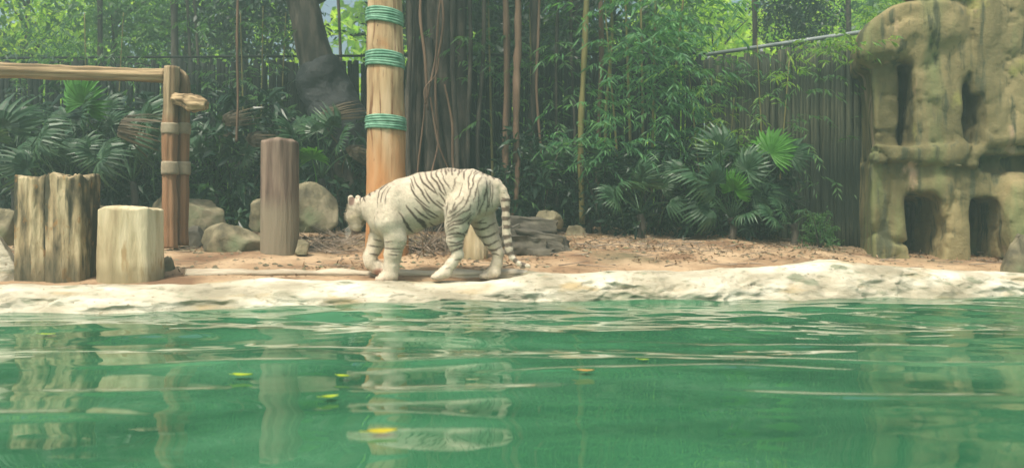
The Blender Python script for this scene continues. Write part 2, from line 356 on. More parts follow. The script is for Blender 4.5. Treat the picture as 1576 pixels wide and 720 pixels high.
xs = axis(-6.5, 7, 0.025, -21, 21, 1.15); ys = axis(1.4, 8.6, 0.014, -13, 9.2, 1.12)
X, Y = np.meshgrid(xs, ys, indexing='ij'); H = np.zeros_like(X)
wr = np.random.default_rng(11)
for lam, sl, n in ((1.9, 0.021, 5), (0.9, 0.018, 6), (0.42, 0.013, 8), (0.2, 0.007, 8), (0.1, 0.004, 6)):
    for _ in range(n):
        L = lam*wr.uniform(0.75, 1.35); th = R(90)+wr.normal(0, 0.36); k = 2*np.pi/L
        ph = wr.uniform(0, 6.28)
        wx = 1.3*vnoise(np.stack([X*0.6+ph, Y*0.6, 0*X+L*5], -1))
        env = 0.5+1.0*vnoise(np.stack([X*0.8+ph*3, Y*0.9, 0*X+L*9], -1))
        if lam < 0.5: env = env*(0.75+1.0*np.clip((Y-3.6)/1.6, 0, 1))
        H += np.clip(env, 0.05, 3)*sl/k*np.sin(k*(X*math.cos(th)+Y*math.sin(th))+ph+wx)
far = np.clip((Y-3.4)/1.8, 0, 1)
H *= (0.85+1.15*far)
for (px, py, L_, s_, A_, rot) in ((1110, 566, 0.42, 0.045, 0.0075, -0.10), (1372, 610, 0.42, 0.05, 0.010, -0.14), (1390, 556, 0.55, 0.04, 0.007, -0.10), (865, 570, 0.28, 0.04, 0.007, 0.0), (1230, 532, 0.8, 0.05, 0.008, -0.08),
                                  (700, 600, 0.35, 0.09, 0.007, 0.05), (640, 640, 0.30, 0.09, 0.007, -0.1), (720, 555, 0.4, 0.07, 0.010, 0.08), (330, 560, 0.5, 0.05, 0.007, 0.06), (190, 600, 0.3, 0.06, 0.008, 0.03), (960, 528, 0.6, 0.05, 0.007, 0.03), (60, 640, 0.3, 0.07, 0.008, -0.05), (450, 540, 0.5, 0.045, 0.006, 0.05)):
    yc = 717.5/(py-360); xc = fx(px, yc); dx = (X-xc)*math.cos(rot)+(Y-yc)*math.sin(rot); dy = -(X-xc)*math.sin(rot)+(Y-yc)*math.cos(rot)   # single swells crossing the pool
    dy = dy+0.04*np.sin(dx*5+px)
    H += A_*np.exp(-(dx/L_)**2-(dy/s_)**2)
wt = link('water', mesh_np('water', np.stack([X, Y, H], -1).reshape(-1, 3), grid_faces(len(xs), len(ys)), True, M['water'])); tag(wt, kind='structure')

# ------------------------------------------------------------------ rocks
def boulder_mesh(name, sx, sy, sz, mat, seed=0, n=28, amp=0.22, flat=0.0, facets=9):
    r = np.random.default_rng(seed)
    th = np.linspace(0, 2*np.pi, n*2, endpoint=False); ph = np.linspace(0.02, np.pi-0.02, n)
    PH, TH = np.meshgrid(ph, th, indexing='ij')
    D = np.stack([np.sin(PH)*np.cos(TH), np.sin(PH)*np.sin(TH), np.cos(PH)], -1)
    rad = np.ones(PH.shape)
    for _ in range(facets):     # cut planes give the stone its faces
        d = r.normal(size=3); d /= np.linalg.norm(d); c_ = D@d; h = r.uniform(0.60, 0.86)
        rad = np.where(c_ > 0.05, np.minimum(rad, h/np.maximum(c_, 0.05)), rad)
    rad *= 1+amp*0.5*fbm(D*1.8+seed, 4)
    P = D*rad[..., None]*np.array([sx, sy, sz])
    P[..., 2] = np.maximum(P[..., 2], -0.35*sz)
    V = P.reshape(-1, 3); Q = grid_faces(n, n*2, True)[:, ::-1]
    V = np.concatenate([V, P[0].mean(0)[None], P[-1].mean(0)[None]])
    k = np.arange(2*n); k2 = (k+1) % (2*n)
    T = np.concatenate([np.stack([k, k2, np.full(2*n, n*2*n)], 1), np.stack([(n-1)*2*n+k2, (n-1)*2*n+k, np.full(2*n, n*2*n+1)], 1)])
    return mesh_np(name, V, Q, True, mat, T)
def rock(px0, px1, py0, py1, Y, label, mat='boulder', seed=0, name='boulder', cat='rock', depth=0.8, rz=0, group=None):
    xc = fx((px0+px1)/2, Y); wd = (px1-px0)*Y/F/2; zt = fz(py0, Y); zb = fz(py1, Y)
    h = (zt-zb)
    o = link(name, boulder_mesh(name, wd*1.22, wd*depth*1.1, h/1.1, M[mat], seed, 40, 0.16, facets=17), None, (xc, Y+wd*0.3, zb+h*0.22), (0, 0, rz))
    return tag(o, label, cat, group)
rock(228, 338, 301, 352, 9.6, 'rounded grey-brown boulder behind the two-pole post of the timber frame', seed=3)
rock(378, 450, 302, 352, 9.5, 'low rounded grey boulder half hidden behind the upright log post', seed=5)
rock(428, 514, 289, 352, 9.4, 'angular flat-topped grey boulder to the right behind the upright log post', seed=21)
rock(312, 405, 346, 393, 8.35, 'low greenish-grey boulder leaning against the left side of the upright log post', seed=12)
rock(-14, 24, 313, 372, 7.6, 'yellowish rounded rock at the left edge behind the split stump', seed=8, mat='boulder')
rock(-60, 22, 358, 440, 6.9, 'pale cream rock at the left edge beside the split stump', seed=31, mat='bank')
rock(132, 200, 317, 345, 9.2, 'flat grey stone just showing above the pale short stump', seed=14)
rock(278, 318, 352, 380, 8.9, 'small brown stone at the foot of the timber frame post', seed=17, mat='dark_rock', name='stone')
rock(452, 476, 370, 390, 8.1, 'small rough yellow-brown stone on the soil right of the upright log post', seed=19, mat='boulder', name='stone')
rock(1546, 1600, 366, 420, 8.35, 'rounded smooth grey rock at the right edge in front of the cliff', seed=33)
rock(236, 268, 395, 436, 7.3, 'small cream rock wedged between the pale short stump and the frame post', seed=41, mat='boulder', name='stone')
rock(820, 862, 326, 350, 10.2, 'small green-grey stone behind the dark slab pile', seed=43, mat='boulder', name='stone')
rock(866, 900, 346, 372, 10.3, 'small mossy stone at the foot of the bamboo clump', seed=45, mat='boulder', name='stone')
def slab_block(name, sx, sy, sz, mat, seed, n=14):
    """a broken slab: layered block with chipped, uneven edges"""
    a = Acc(); g_ = np.linspace(-1, 1, n)
    for ax_ in range(3):
        for sg in (-1, 1):
            U_, V_ = np.meshgrid(g_, g_, indexing='ij'); P = np.zeros((n, n, 3)); P[..., ax_] = sg; P[..., (ax_+1) % 3] = U_*sg; P[..., (ax_+2) % 3] = V_
            a.add(P.reshape(-1, 3), grid_faces(n, n))
    for i, P in enumerate(a.V):
        P = np.sign(P)*np.abs(P)**0.9; L = np.linalg.norm(P, axis=1); P = P*(1-0.10*np.clip(L-1.15, 0, 1))[:, None]
        k_ = 1+0.22*fbm(P*1.3+seed*2.7, 3)[:, None]+0.05*np.abs(fbm(P*np.array([2, 2, 7])+seed, 3))[:, None]
        a.V[i] = P*k_*np.array([sx, sy, sz])
    return a.mesh(name, mat)
# dark slab pile right of the tail
pile = tag(empty('slab_pile', at(825, 400, 8.3)), 'heap of dark broken slabs and old timber behind the tiger tail', 'rock pile')
pb = np.array(pile.location)
for i, (a, b_, c_, d_, yy, rz, ry) in enumerate([(783, 850, 334, 362, 8.7, 0.1, 0.10), (795, 868, 356, 386, 8.45, -0.2, 0.16), (778, 835, 362, 394, 8.25, 0.3, 0.05), (838, 876, 376, 402, 8.3, 0.1, 0.3), (800, 850, 380, 404, 8.2, -0.15, 0.06), (770, 800, 345, 380, 8.5, .4, -.2)]):
    wd = (b_-a)*yy/F/2; h = (d_-c_)*yy/F
    link('slab', slab_block('slab', wd*1.05, wd*0.6, h*0.42, M['dark_rock'], 50+i), pile,
         np.array([fx((a+b_)/2, yy), yy, fz((c_+d_)/2, yy)])-pb, (0, ry, rz))

# ------------------------------------------------------------------ cliff with caves
def build_cliff():
    h = 0.037
    o = np.array([3.2, 7.6, -0.3]); n = (185, 96, 158)
    ax = [o[i]+np.arange(n[i])*h for i in range(3)]
    X, Y, Z = np.meshgrid(*ax, indexing='ij'); P = np.stack([X, Y, Z], -1)
    W = P+0.045*np.stack([fbm(P*0.9+3, 3), fbm(P*0.9+13, 3), fbm(P*0.9+23, 3)], -1)
    W[..., 0] -= 0.42*(P[..., 1]-8.9)*np.clip((5.0-P[..., 0])/0.9, 0, 1)
    def box(c0, c1, r=0.12, Wp=W):
        c0 = np.array(c0); c1 = np.array(c1); c_ = (c0+c1)/2; hs = (c1-c0)/2-r
        q = np.abs(Wp-c_)-hs
        return np.linalg.norm(np.maximum(q, 0), axis=-1)+np.minimum(q.max(-1), 0)-r
    def bx(p0, p1, q0, q1, y0, y1, r=0.12, f=None):     # f: distance of the face the hollow opens in
        f = f or y0
        return box((fx(p0, f), y0, fz(q1, f)), (fx(p1, f), y1, fz(q0, f)), r)
    D = bx(1336, 1900, 232, 450, 8.95, 11.2, 0.06)                 # lower wall
    D = smin(D, bx(1332, 1373, 85, 262, 9.10, 11.0, 0.06), 0.05)    # column
    D = smin(D, bx(1392, 1900, 60, 250, 9.55, 11.2, 0.1), 0.04)     # wall behind the recess
    D = smin(D, bx(1405, 1482, 20, 232, 8.9, 11, 0.08), 0.04)   # big tan face
    D = smin(D, bx(1506, 1900, -60, 222, 8.75, 11, 0.08), 0.04)
    D = smin(D, bx(1470, 1560, -120, 120, 8.8, 11, 0.2), 0.12)
    D = smin(D, bx(1318, 1440, -20, 94, 8.9, 11.2, 0.12), 0.10)   # overhanging cap
    D = smin(D, bx(1385, 1500, -80, 66, 8.8, 11.2, 0.16), 0.10)
    D = smin(D, bx(1410, 1900, -190, 20, 8.9, 11.2, 0.3), 0.16)
    D = smin(D, bx(1345, 1900, 224, 258, 8.85, 11, 0.05), 0.03)    # ledge
    # slope the top left shoulder
    sl = (W[..., 2]-(2.86+(W[..., 0]-3.8)*0.46))*0.85
    D = smax(D, sl, 0.12)
    # caves
    D = smax(D, -bx(1388, 1444, 305, 404, 8.5, 10.2, 0.06, 9.0), 0.05)
    D = smax(D, -bx(1490, 1552, 302, 418, 8.5, 9.9, 0.06, 9.0), 0.05)
    D = smax(D, -bx(1503, 1640, 236, 262, 8.2, 9.15, 0.05, 8.9), 0.05)
    D = smax(D, -bx(1486, 1505, 145, 226, 8.3, 9.3, 0.04, 8.9), 0.05)
    D = smin(D, bx(1560, 1900, 270, 440, 8.75, 10, .1), 0.1)
    # strata and cracks
    D = D+0.03*fbm(P*np.array([1.6, 1.6, 1.2])+5, 4)+0.03*np.abs(fbm(P*np.array([3.2, 3.2, 0.8])+31, 4))-0.01
    cell = np.abs(vnoise(P*np.array([1.1, 1.1, 1.7])+77)); D = D+0.05*np.exp(-(cell/0.03)**2)
    st = np.abs(fbm(P*np.array([1.2, 1.2, 2.6])+61, 3)); D = D+0.025*np.exp(-(st/0.06)**2)
    V, Q = surface_nets(D, o, h)
    nn = fbm(V*np.array([5, 5, 2.5])+8, 4)*0.020+fbm(V*np.array([15, 15, 11])+8, 3)*0.010-0.022*np.exp(-(np.abs(fbm(V*np.array([2.6, 2.6, 1.4])+90, 3))/0.05)**2)
    V[:, 1] -= nn; V[:, 0] -= nn*0.4
    o_ = link('rock_cliff', mesh_np('rock_cliff', V, Q, True, M['cliff']))
    tag(o_, 'tall sandy artificial rock cliff with overhanging top and two square cave openings', 'rock cliff')
build_cliff()

# ------------------------------------------------------------------ stumps, posts, pole
def stump_mesh(name, r0, r1, h, mat, seed, sxy=(1, 1), flute=0.06, top=0.03, n=110, m=60, notch=None, dome=0.0, square=0.0):
    th = np.linspace(0, 2*np.pi, n, endpoint=False); z = np.linspace(-0.12, 1, m)
    Zs, TH = np.meshgrid(z, th, indexing='ij')
    rr = r0+(r1-r0)*np.clip(Zs, 0, 1)
    if square: rr = rr*(1-square+square/np.maximum(np.abs(np.cos(TH)), np.abs(np.sin(TH)))**0.8)
    C = np.cos(TH); S = np.sin(TH)
    P = np.stack([C*rr*sxy[0], S*rr*sxy[1], Zs*h], -1)
    fl = fbm(np.stack([C*2.2+seed, S*2.2, Zs*0.35], -1), 4)*flute+fbm(np.stack([C*7+seed, S*7, Zs*0.8], -1), 3)*flute*0.35
    pit = fbm(P*16+seed, 3)*flute*0.15
    k = 1+fl+pit
    P[..., 0] *= k; P[..., 1] *= k
    edge_ = top*fbm(np.stack([C*2.5, S*2.5, 0*C+seed*1.7], -1), 4)
    P[..., 2] += edge_*np.clip(Zs, 0, 1)**2
    rings = [P[-1]*np.array([f, f, 1])+np.array([0, 0, d]) for f, d in ((0.965, 0.008), (0.80, 0.012+dome*.4), (0.5, 0.010+dome*.8), (0.2, 0.008+dome))]
    for i, rg in enumerate(rings[1:]):
        rg[:, 2] = rg[:, 2]*0.4+0.6*(rg[:, 2].mean())+0.012*fbm(rg*9+seed, 3)
    allp = np.concatenate([P]+[rg[None] for rg in rings])
    mm = len(allp); V = allp.reshape(-1, 3); Q = grid_faces(mm, n, True)[:, ::-1]
    V = np.concatenate([V, rings[-1].mean(0)[None]]); kk = np.arange(n)
    T = np.stack([(mm-1)*n+kk, (mm-1)*n+(kk+1) % n, np.full(n, mm*n)], 1)
    return mesh_np(name, V, Q, True, mat, T)

# split stump: two halves and the lip at its right
Ys = 6.82; zb = fz(438, Ys)
sp = tag(empty('split_stump', (fx(88, Ys+0.2), Ys+0.2, zb)), 'tall wide old stump with a dark split down its face beside the pale stump', 'tree stump')
o = link('stump_half', stump_mesh('stump_half', 0.15, 0.146, fz(272, Ys)-zb, M['stump_old'], 2.2, (1.05, 1.25), 0.075, 0.035, square=0.55), sp, (fx(50.5, Ys)-fx(78, Ys), 0.0, 0))
o = link('stump_half', stump_mesh('stump_half', 0.178, 0.178, fz(271, Ys)-zb, M['stump_old'], 5.6, (1.0, 1.15), 0.085, 0.05, square=0.6), sp, (fx(103, Ys)-fx(78, Ys), 0.0, 0))
Ys = 6.72; zb = fz(440, Ys)
o = link('stump', stump_mesh('stump', 0.268, 0.262, fz(322, Ys)-zb, M['stump_pale'], 9.3, (1.0, 0.85), 0.05, 0.02, square=0.32, dome=0.02), None, (fx(199, Ys+0.2), Ys+0.24, zb))
tag(o, 'short wide cream stump with a smooth face, right of the tall split stump', 'tree stump')
Ys = 8.1; zb = fz(392, Ys)
o = link('log_post', stump_mesh('log_post', 0.192, 0.186, fz(217, Ys)-zb, M['log_post'], 14.1, (1, 1), 0.025, 0.008, dome=0.03), None, (fx(428.5, Ys+0.1), Ys+0.15, zb))
tag(o, 'round upright log post, pinkish brown with a pale foot, standing alone on the soil', 'post')
Ys = 7.9; zb = fz(410, Ys)
o = link('stump', stump_mesh('stump', 0.125, 0.115, fz(348, Ys)-zb, M['stump_pale'], 19.1, (1, 1), 0.06, 0.02), None, (fx(731, Ys), Ys+0.1, zb))
tag(o, 'small pale greenish stump seen between the hind legs of the tiger', 'tree stump')

# the big pole with three rope wraps
Yp = 8.15
pz = gp(fx(596, Yp), Yp)-0.1
pole = tag(empty('climbing_pole', (fx(596, Yp), Yp, pz)), 'thick pale barked tree pole wrapped with three bands of green rope behind the tiger', 'pole')
m = 60; zz = np.linspace(0, 5.2, m); cx = np.interp(zz+pz, [0.4, 2.95, 6], [0, fx(592, Yp)-fx(596, Yp), -0.05])
rad = np.interp(zz+pz, [0.4, 1.0, 2.95, 6], [0.215, 0.203, 0.170, 0.15])
def pole_r(z): return np.interp(z, [0.4, 1.0, 2.95, 6], [0.215, 0.203, 0.170, 0.15])
V, Q, T = tube_vf(np.stack([cx, 0*zz, zz], 1), rad, 48, 0.012, 4, seed=2)
a = Acc(); a.add(V, Q, T); link('trunk', a.mesh('trunk', M['pole']), pole)
for (q0, q1, tilt, nt_) in ((9, 31, 0.10, 6), (76, 99, 0.06, 6), (176, 197, 0.03, 6)):
    a = Acc(); z0 = fz(q1, Yp-0.2)-pz; z1 = fz(q0, Yp-0.2)-pz; tr = (z1-z0)/nt_/2
    for k in range(nt_):
        zc = z0+tr+(z1-z0-2*tr)*k/(nt_-1); th = np.linspace(0, 2*np.pi, 49)[:-1]; rr = pole_r(zc+pz)+0.009+0.003*math.sin(k*2.3)
        xc = np.interp(zc+pz, [0.4, 2.95, 6], [0, -0.03, -0.05])
        ring = np.stack([xc+np.cos(th)*rr, np.sin(th)*rr, zc-tilt*np.cos(th)*rr+0.004*np.sin(th*2+k)], 1)
        # closed torus
        th2 = np.linspace(0, 2*np.pi, 8, endpoint=False); rad3 = np.stack([np.cos(th), np.sin(th), 0*th], 1)
        Vr = ring[:, None]+rad3[:, None]*(np.cos(th2)*tr*1.0)[None, :, None]+np.array([0, 0, 1.0])*(np.sin(th2)*tr*1.22)[None, :, None]
        i, j = np.meshgrid(np.arange(48), np.arange(8), indexing='ij')
        Qr = np.stack([i*8+j, ((i+1) % 48)*8+j, ((i+1) % 48)*8+(j+1) % 8, i*8+(j+1) % 8], -1).reshape(-1, 4)
        a.add(Vr.reshape(-1, 3), Qr)
    rp = link('rope_band', a.mesh('rope_band', M['rope']), pole)

# timber frame
Yf = 8.45; zb = gp(fx(262, Yf), Yf)-0.08
fr = tag(empty('timber_frame', (fx(262, Yf), Yf, zb)), 'weathered timber frame of a two-pole post carrying a long beam to the left', 'timber frame')
def rel(px, py, y, b0): p = at(px, py, y); return np.array(p)-np.array(b0)
fb = (fx(262, Yf), Yf, zb)
def add_tube(name, parent, mat, pts, rad, n=20, noise=0.008, m=24, groove=7, gd=0.16, seed=1, nf=5, smooth=True):
    p = resample(pts, m); r = np.interp(np.linspace(0, 1, m), np.linspace(0, 1, len(np.atleast_1d(rad))), np.atleast_1d(rad))
    V, Q, T = tube_vf(p, r, n, noise, nf, seed=seed, groove=groove, gd=gd); a = Acc(); a.add(V, Q, T)
    return link(name, a.mesh(name, mat, smooth), parent)
add_tube('pole', fr, M['frame'], [rel(262, 382, Yf, fb), rel(261, 240, Yf, fb), rel(265, 103, Yf, fb)], [0.082, 0.075, 0.078], n=40, m=40, seed=2)
add_tube('pole', fr, M['frame'], [rel(281, 378, Yf+0.14, fb), rel(282, 240, Yf+0.14, fb), rel(283, 150, Yf+0.13, fb), rel(282, 122, Yf+0.13, fb), rel(272, 112, Yf+0.12, fb)], [0.064, 0.062, 0.064, 0.064, 0.055], n=36, m=40, seed=5)
add_tube('beam', fr, M['beam'], [rel(-330, 99, Yf+0.1, fb), rel(0, 108, Yf+0.1, fb), rel(130, 113, Yf+0.1, fb), rel(256, 117, Yf+0.1, fb)], [0.09, 0.088, 0.08, 0.076], n=40, m=60, seed=3, noise=0.010)
add_tube('post', fr, M['frame'], [rel(-250, 400, Yf+0.1, fb), rel(-250, 90, Yf+0.1, fb)], [0.09, 0.085], n=32, seed=7)
add_tube('stub', fr, M['beam'], [rel(268, 152, Yf-0.05, fb), rel(290, 155, Yf-0.12, fb), rel(303, 160, Yf-0.16, fb), rel(317, 163, Yf-0.18, fb)], [0.055, 0.085, 0.085, 0.05], n=32, noise=0.02, nf=8, seed=9)
for (q0, q1) in ((190, 207), (249, 269)):
    for px, yy, r_ in ((261.5, Yf, 0.086), (282, Yf+0.14, 0.076)):
        z0 = rel(px, q1, yy, fb); z1 = rel(px, q0, yy, fb)
        add_tube('strap', fr, M['strap'], [z0, (z0+z1)/2, z1], [r_, r_+0.004, r_], n=24, m=6, noise=0.004, groove=0, seed=q0)

# pale plank/log on the bank under the tiger
lg = add_tube('driftwood_log', None, M['driftwood'], [np.array(at(286, 424, 7.12)), np.array(at(420, 422, 7.2)), np.array(at(560, 422, 7.22)), np.array(at(700, 423, 7.2)), np.array(at(812, 421, 7.22))], [0.058, 0.05, 0.046, 0.05, 0.035], n=28, m=60, noise=0.016, nf=4, groove=5, gd=0.2)
tag(lg, 'long weathered grey log lying along the bank under the tiger', 'log')

# ------------------------------------------------------------------ tiger
def build_tiger():
    S = F/7.02; Y0 = 7.02
    def q(px, py, y=0.0): return (px-788)/S, y, CH-(py-360)/S
    def r(p): return p/S
    h = 0.0072
    lo = np.array([(512-788)/S, -0.34, CH-(445-360)/S]); hi = np.array([(832-788)/S, 0.40, CH-(246-360)/S])
    n = np.ceil((hi-lo)/h).astype(int)
    ax = [lo[i]+np.arange(n[i])*h for i in range(3)]
    X, Y, Z = np.meshgrid(*ax, indexing='ij'); P = np.stack([X, Y, Z], -1).astype(np.float32)
    def chain(pts, sy=1.0, k=0.02, D=None):
        for a_, b_ in zip(pts[:-1], pts[1:]):
            d = cone_d(P, q(*a_[:3]), q(*b_[:3]), r(a_[3]), r(b_[3]), sy)
            D = d if D is None else smin(D, d, k)
        return D
    T = chain([(742, 303, 0, 28), (722, 299, 0, 38), (690, 298, 0, 38), (655, 307, 0, 41.5), (626, 317, 0, 42), (608, 326, 0, 39), (595, 333, 0, 31)], 0.76, 0.03)
    T = smin(T, chain([(606, 315, 0.0, 31), (582, 319, 0.03, 25), (564, 320, 0.07, 19)], 0.85, 0.03), 0.05)      # neck
    # shoulder blades and haunches
    for s in (-1, 1):
        T = smin(T, chain([(612, 300, s*0.10, 16), (602, 340, s*0.13, 21)], 1, 0.03), 0.035)
        T = smin(T, chain([(735, 288, s*0.09, 17), (713, 318, s*0.12, 24)], 1, 0.03), 0.028)
    # head, turned away and down
    hd = chain([(549, 320, 0.11, 16.5), (546, 329, 0.12, 16)], 1, 0.02)
    hd = smin(hd, chain([(543, 336, 0.08, 13), (546, 347, 0.07, 7.5)], 1, 0.02), 0.02)       # cheek ruff
    hd = smin(hd, chain([(542, 338, 0.15, 11), (540, 349, 0.20, 8), (541, 354, 0.21, 6)], 1, 0.02), 0.025)   # muzzle
    for e in ((537, 303, 0.07), (545, 302, 0.17)):                                  # ears
        hd = smin(hd, chain([(e[0]+3, e[1]+10, e[2], 6.5), (e[0], e[1]+1, e[2]-0.0, 4.0)], 0.7, 0.01), 0.012)
    T = smin(T, hd, 0.018)
    # legs
    def leg(pts, k=0.025, kk=0.03):
        nonlocal T
        T = smin(T, chain(pts, 1, k), kk)
    leg([(708, 325, -0.13, 22), (705, 347, -0.13, 17.5), (701, 371, -0.12, 12), (706, 391, -0.11, 8), (697, 404, -0.11, 7.5), (686, 418, -0.11, 8.5), (677, 423, -0.11, 8)])
    leg([(738, 325, 0.11, 24), (748, 352, 0.12, 17), (757, 371, 0.11, 12), (766, 389, 0.10, 8), (764, 405, 0.10, 7.5), (760, 419, 0.10, 8.5), (750, 424, 0.10, 8)])
    leg([(606, 342, -0.12, 22), (612, 366, -0.13, 16.5), (608, 390, -0.12, 13), (605, 410, -0.11, 11), (603, 423, -0.11, 11), (594, 427, -0.11, 9.5)])
    leg([(586, 345, 0.10, 21), (578, 368, 0.11, 14), (566, 396, 0.10, 10), (568, 405, 0.10, 10), (578, 413, 0.11, 10), (586, 415, 0.11, 9)])
    def toes(px, py, y, dx, dz, rr, sp=0.026):
        nonlocal T
        for i in range(4):
            yy = y+(i-1.5)*sp; f = 1.0 if i in (1, 2) else 0.6
            T = smin(T, chain([(px, py, yy, rr), (px+dx*f, py+dz, yy, rr*0.92)], 1, 0.01), 0.008)
    toes(675, 424, -0.11, -6, 1.0, 4.6); toes(747, 425, 0.10, -6, 1.0, 4.6)
    toes(592, 428, -0.11, -6, 0.5, 5.2, 0.03); toes(587, 416, 0.11, 5, 3, 4.4)
    # tail
    tail = [(748, 284, 0, 15), (763, 285, 0, 11), (773, 293, -0.01, 7.6), (777.5, 308, -0.02, 6.4), (778, 335, -0.03, 6), (780, 362, -0.03, 6), (783, 382, -0.03, 5.2), (788, 396, -0.03, 4.4), (798, 405, -0.03, 3.8), (813, 409, -0.03, 3.0)]
    T = smin(T, chain(tail, 1, 0.01), 0.02)
    # muscle folds & fur unevenness
    T = T+0.006*fbm(P*8, 2)+0.002*fbm(P*32, 2)
    V, Q = surface_nets(T, lo, h)
    # light smoothing
    # stripes: pieces drawn in the side view (u,v of an enlarged picture of the animal)
    def zc(u, v): return 500+u/3.428, 240+v/3.428
    near = [([(175, 205), (190, 240)], 7), ([(192, 196), (202, 220), (218, 240)], 7), ([(235, 188), (240, 210)], 8), ([(262, 176), (268, 192)], 6),
        ([(338, 146), (300, 185), (288, 270)], 5), ([(345, 165), (318, 200), (312, 250)], 4), ([(362, 170), (340, 215), (337, 262)], 3),
        ([(470, 105), (490, 150), (520, 190), (545, 235), (565, 255)], 6), ([(460, 150), (480, 200), (520, 245), (560, 275)], 5.5),
        ([(500, 85), (525, 140), (560, 175), (604, 208)], 6.5), ([(530, 75), (548, 128), (582, 172), (602, 206)], 5.5),
        ([(565, 78), (570, 112), (600, 150), (622, 190), (642, 215)], 6.5), ([(590, 70), (602, 120), (628, 162), (650, 212)], 6),
        ([(535, 178), (560, 225), (600, 262), (632, 288)], 6), ([(490, 230), (530, 270), (570, 300), (604, 322)], 6), ([(486, 278), (520, 310), (562, 337)], 7),
        ([(440, 262), (475, 310), (508, 350), (528, 384)], 9), ([(430, 336), (450, 380), (466, 402)], 10), ([(505, 332), (524, 352), (534, 382)], 11), ([(555, 352), (580, 372)], 6), ([(600, 240), (625, 262), (640, 268)], 5),
        ([(618, 68), (622, 95)], 5), ([(640, 66), (646, 108)], 6), ([(672, 64), (678, 108)], 6.5), ([(712, 66), (708, 112)], 6.5), ([(744, 70), (735, 128)], 6), ([(778, 76), (762, 138), (767, 190)], 5.5),
        ([(820, 80), (792, 120), (777, 180), (760, 240), (722, 290), (662, 332)], 5.5), ([(850, 120), (857, 180), (837, 250), (806, 312)], 5.5), ([(812, 175), (817, 230), (806, 290)], 4.5), ([(845, 88), (862, 110)], 7), ([(880, 100), (895, 125)], 7),
        ([(660, 258), (650, 312)], 5), ([(745, 225), (705, 278), (672, 312)], 4.5), ([(780, 262), (770, 285), (722, 312), (672, 345), (650, 358)], 5), ([(792, 300), (745, 345), (692, 366), (652, 386)], 6),
        ([(778, 335), (760, 350), (770, 375), (750, 392)], 5.5), ([(650, 420), (690, 408), (735, 412), (745, 432)], 7), ([(650, 448), (700, 456), (738, 440)], 6), ([(655, 474), (690, 470), (732, 458)], 7), ([(665, 510), (700, 492), (735, 468)], 7),
        ([(650, 402), (690, 384), (715, 378)], 4), ([(318, 480), (360, 486), (412, 486)], 5), ([(350, 515), (405, 520)], 4), ([(330, 455), (380, 450)], 4),
        ([(690, 545), (722, 540)], 4)]
    near += [([(700, 250), (690, 285), (664, 306)], 4), ([(775, 300), (752, 330), (700, 352)], 4), ([(830, 110), (815, 150), (800, 200), (790, 250)], 5), ([(870, 130), (878, 190), (868, 250), (840, 320)], 4.5), ([(765, 385), (748, 400), (730, 404)], 5), ([(840, 330), (812, 345), (790, 352)], 5), ([(455, 120), (470, 150), (480, 178)], 4), ([(610, 200), (636, 235), (646, 258)], 5), ([(700, 120), (690, 160), (672, 200)], 3.5), ([(730, 150), (722, 195), (700, 240)], 3.5), ([(655, 330), (690, 318), (725, 290)], 4), ([(410, 300), (425, 325), (438, 345)], 5), ([(540, 300), (566, 318), (588, 328)], 5), ([(515, 262), (540, 290), (560, 302)], 4), ([(622, 85), (640, 140), (668, 180)], 3.5), ([(690, 70), (692, 90)], 5), ([(728, 68), (724, 92)], 5), ([(655, 70), (660, 90)], 5), ([(798, 80), (790, 102)], 6), ([(835, 82), (830, 100)], 6), ([(648, 376), (690, 350), (730, 335)], 5), ([(652, 434), (695, 425), (738, 424)], 4), ([(640, 590), (668, 582)], 3), ([(365, 500), (415, 505)], 4), ([(860, 190), (862, 240), (850, 290)], 4), ([(885, 150), (890, 210), (880, 270)], 4)]
    far = [([(782, 380), (832, 386), (905, 348)], 7), ([(800, 420), (852, 427), (912, 398)], 7), ([(818, 455), (862, 470), (916, 443)], 7.5), ([(850, 490), (890, 497), (935, 478)], 7), ([(862, 526), (890, 514), (920, 526)], 5),
        ([(790, 350), (840, 350), (890, 320)], 5), ([(232, 516), (270, 520)], 6), ([(222, 470), (290, 480)], 5), ([(255, 440), (290, 446)], 4)]
    pxv = V[:, 0]*S+788; pyv = (CH-V[:, 2])*S+360; yv = V[:, 1]
    jit = fbm(np.stack([V[:, 0]*22, V[:, 1]*22, V[:, 2]*22], -1), 2)
    def paint(lst, mask):
        out = np.zeros(len(V))
        for pts, wd in lst:
            pp = resample([zc(*p) for p in pts], max(8, len(pts)*6)); w0 = wd/3.428/2*1.4
            m_ = mask & (pxv > pp[:, 0].min()-5) & (pxv < pp[:, 0].max()+5) & (pyv > pp[:, 1].min()-5) & (pyv < pp[:, 1].max()+5)
            idx = np.where(m_)[0]
            if not len(idx): continue
            X_ = np.stack([pxv[idx]+jit[idx]*1.5, pyv[idx]+jit[idx]*0.8], -1); best = np.full(len(idx), 99.0)
            L = len(pp)-1
            for i in range(L):
                a_, b_ = pp[i], pp[i+1]; ab = b_-a_; t_ = np.clip(((X_-a_)@ab)/(ab@ab+1e-9), 0, 1)
                tt = (i+t_)/L; wloc = w0*(1.1-0.75*np.abs(tt*2-1)**2.2)
                best = np.minimum(best, np.linalg.norm(X_-a_-t_[:, None]*ab, axis=1)-wloc)
            out[idx] = np.maximum(out[idx], np.clip(0.5-best/1.4, 0, 1))
        return out
    hind_far = (yv > 0.0) & (pyv > 342) & (pxv > 715)
    fore_far = (yv > 0.02) & (pyv > 365) & (pxv < 600)
    st = paint(near, ~hind_far & ~fore_far & (pxv < 764)); st = np.maximum(st, paint(far, hind_far | fore_far))
    # tail rings
    tp = np.array([q(*a_[:3]) for a_ in tail]); 
    tpp = resample(tp, 80); s_ = np.concatenate([[0], np.cumsum(np.linalg.norm(np.diff(tpp, axis=0), axis=1))])
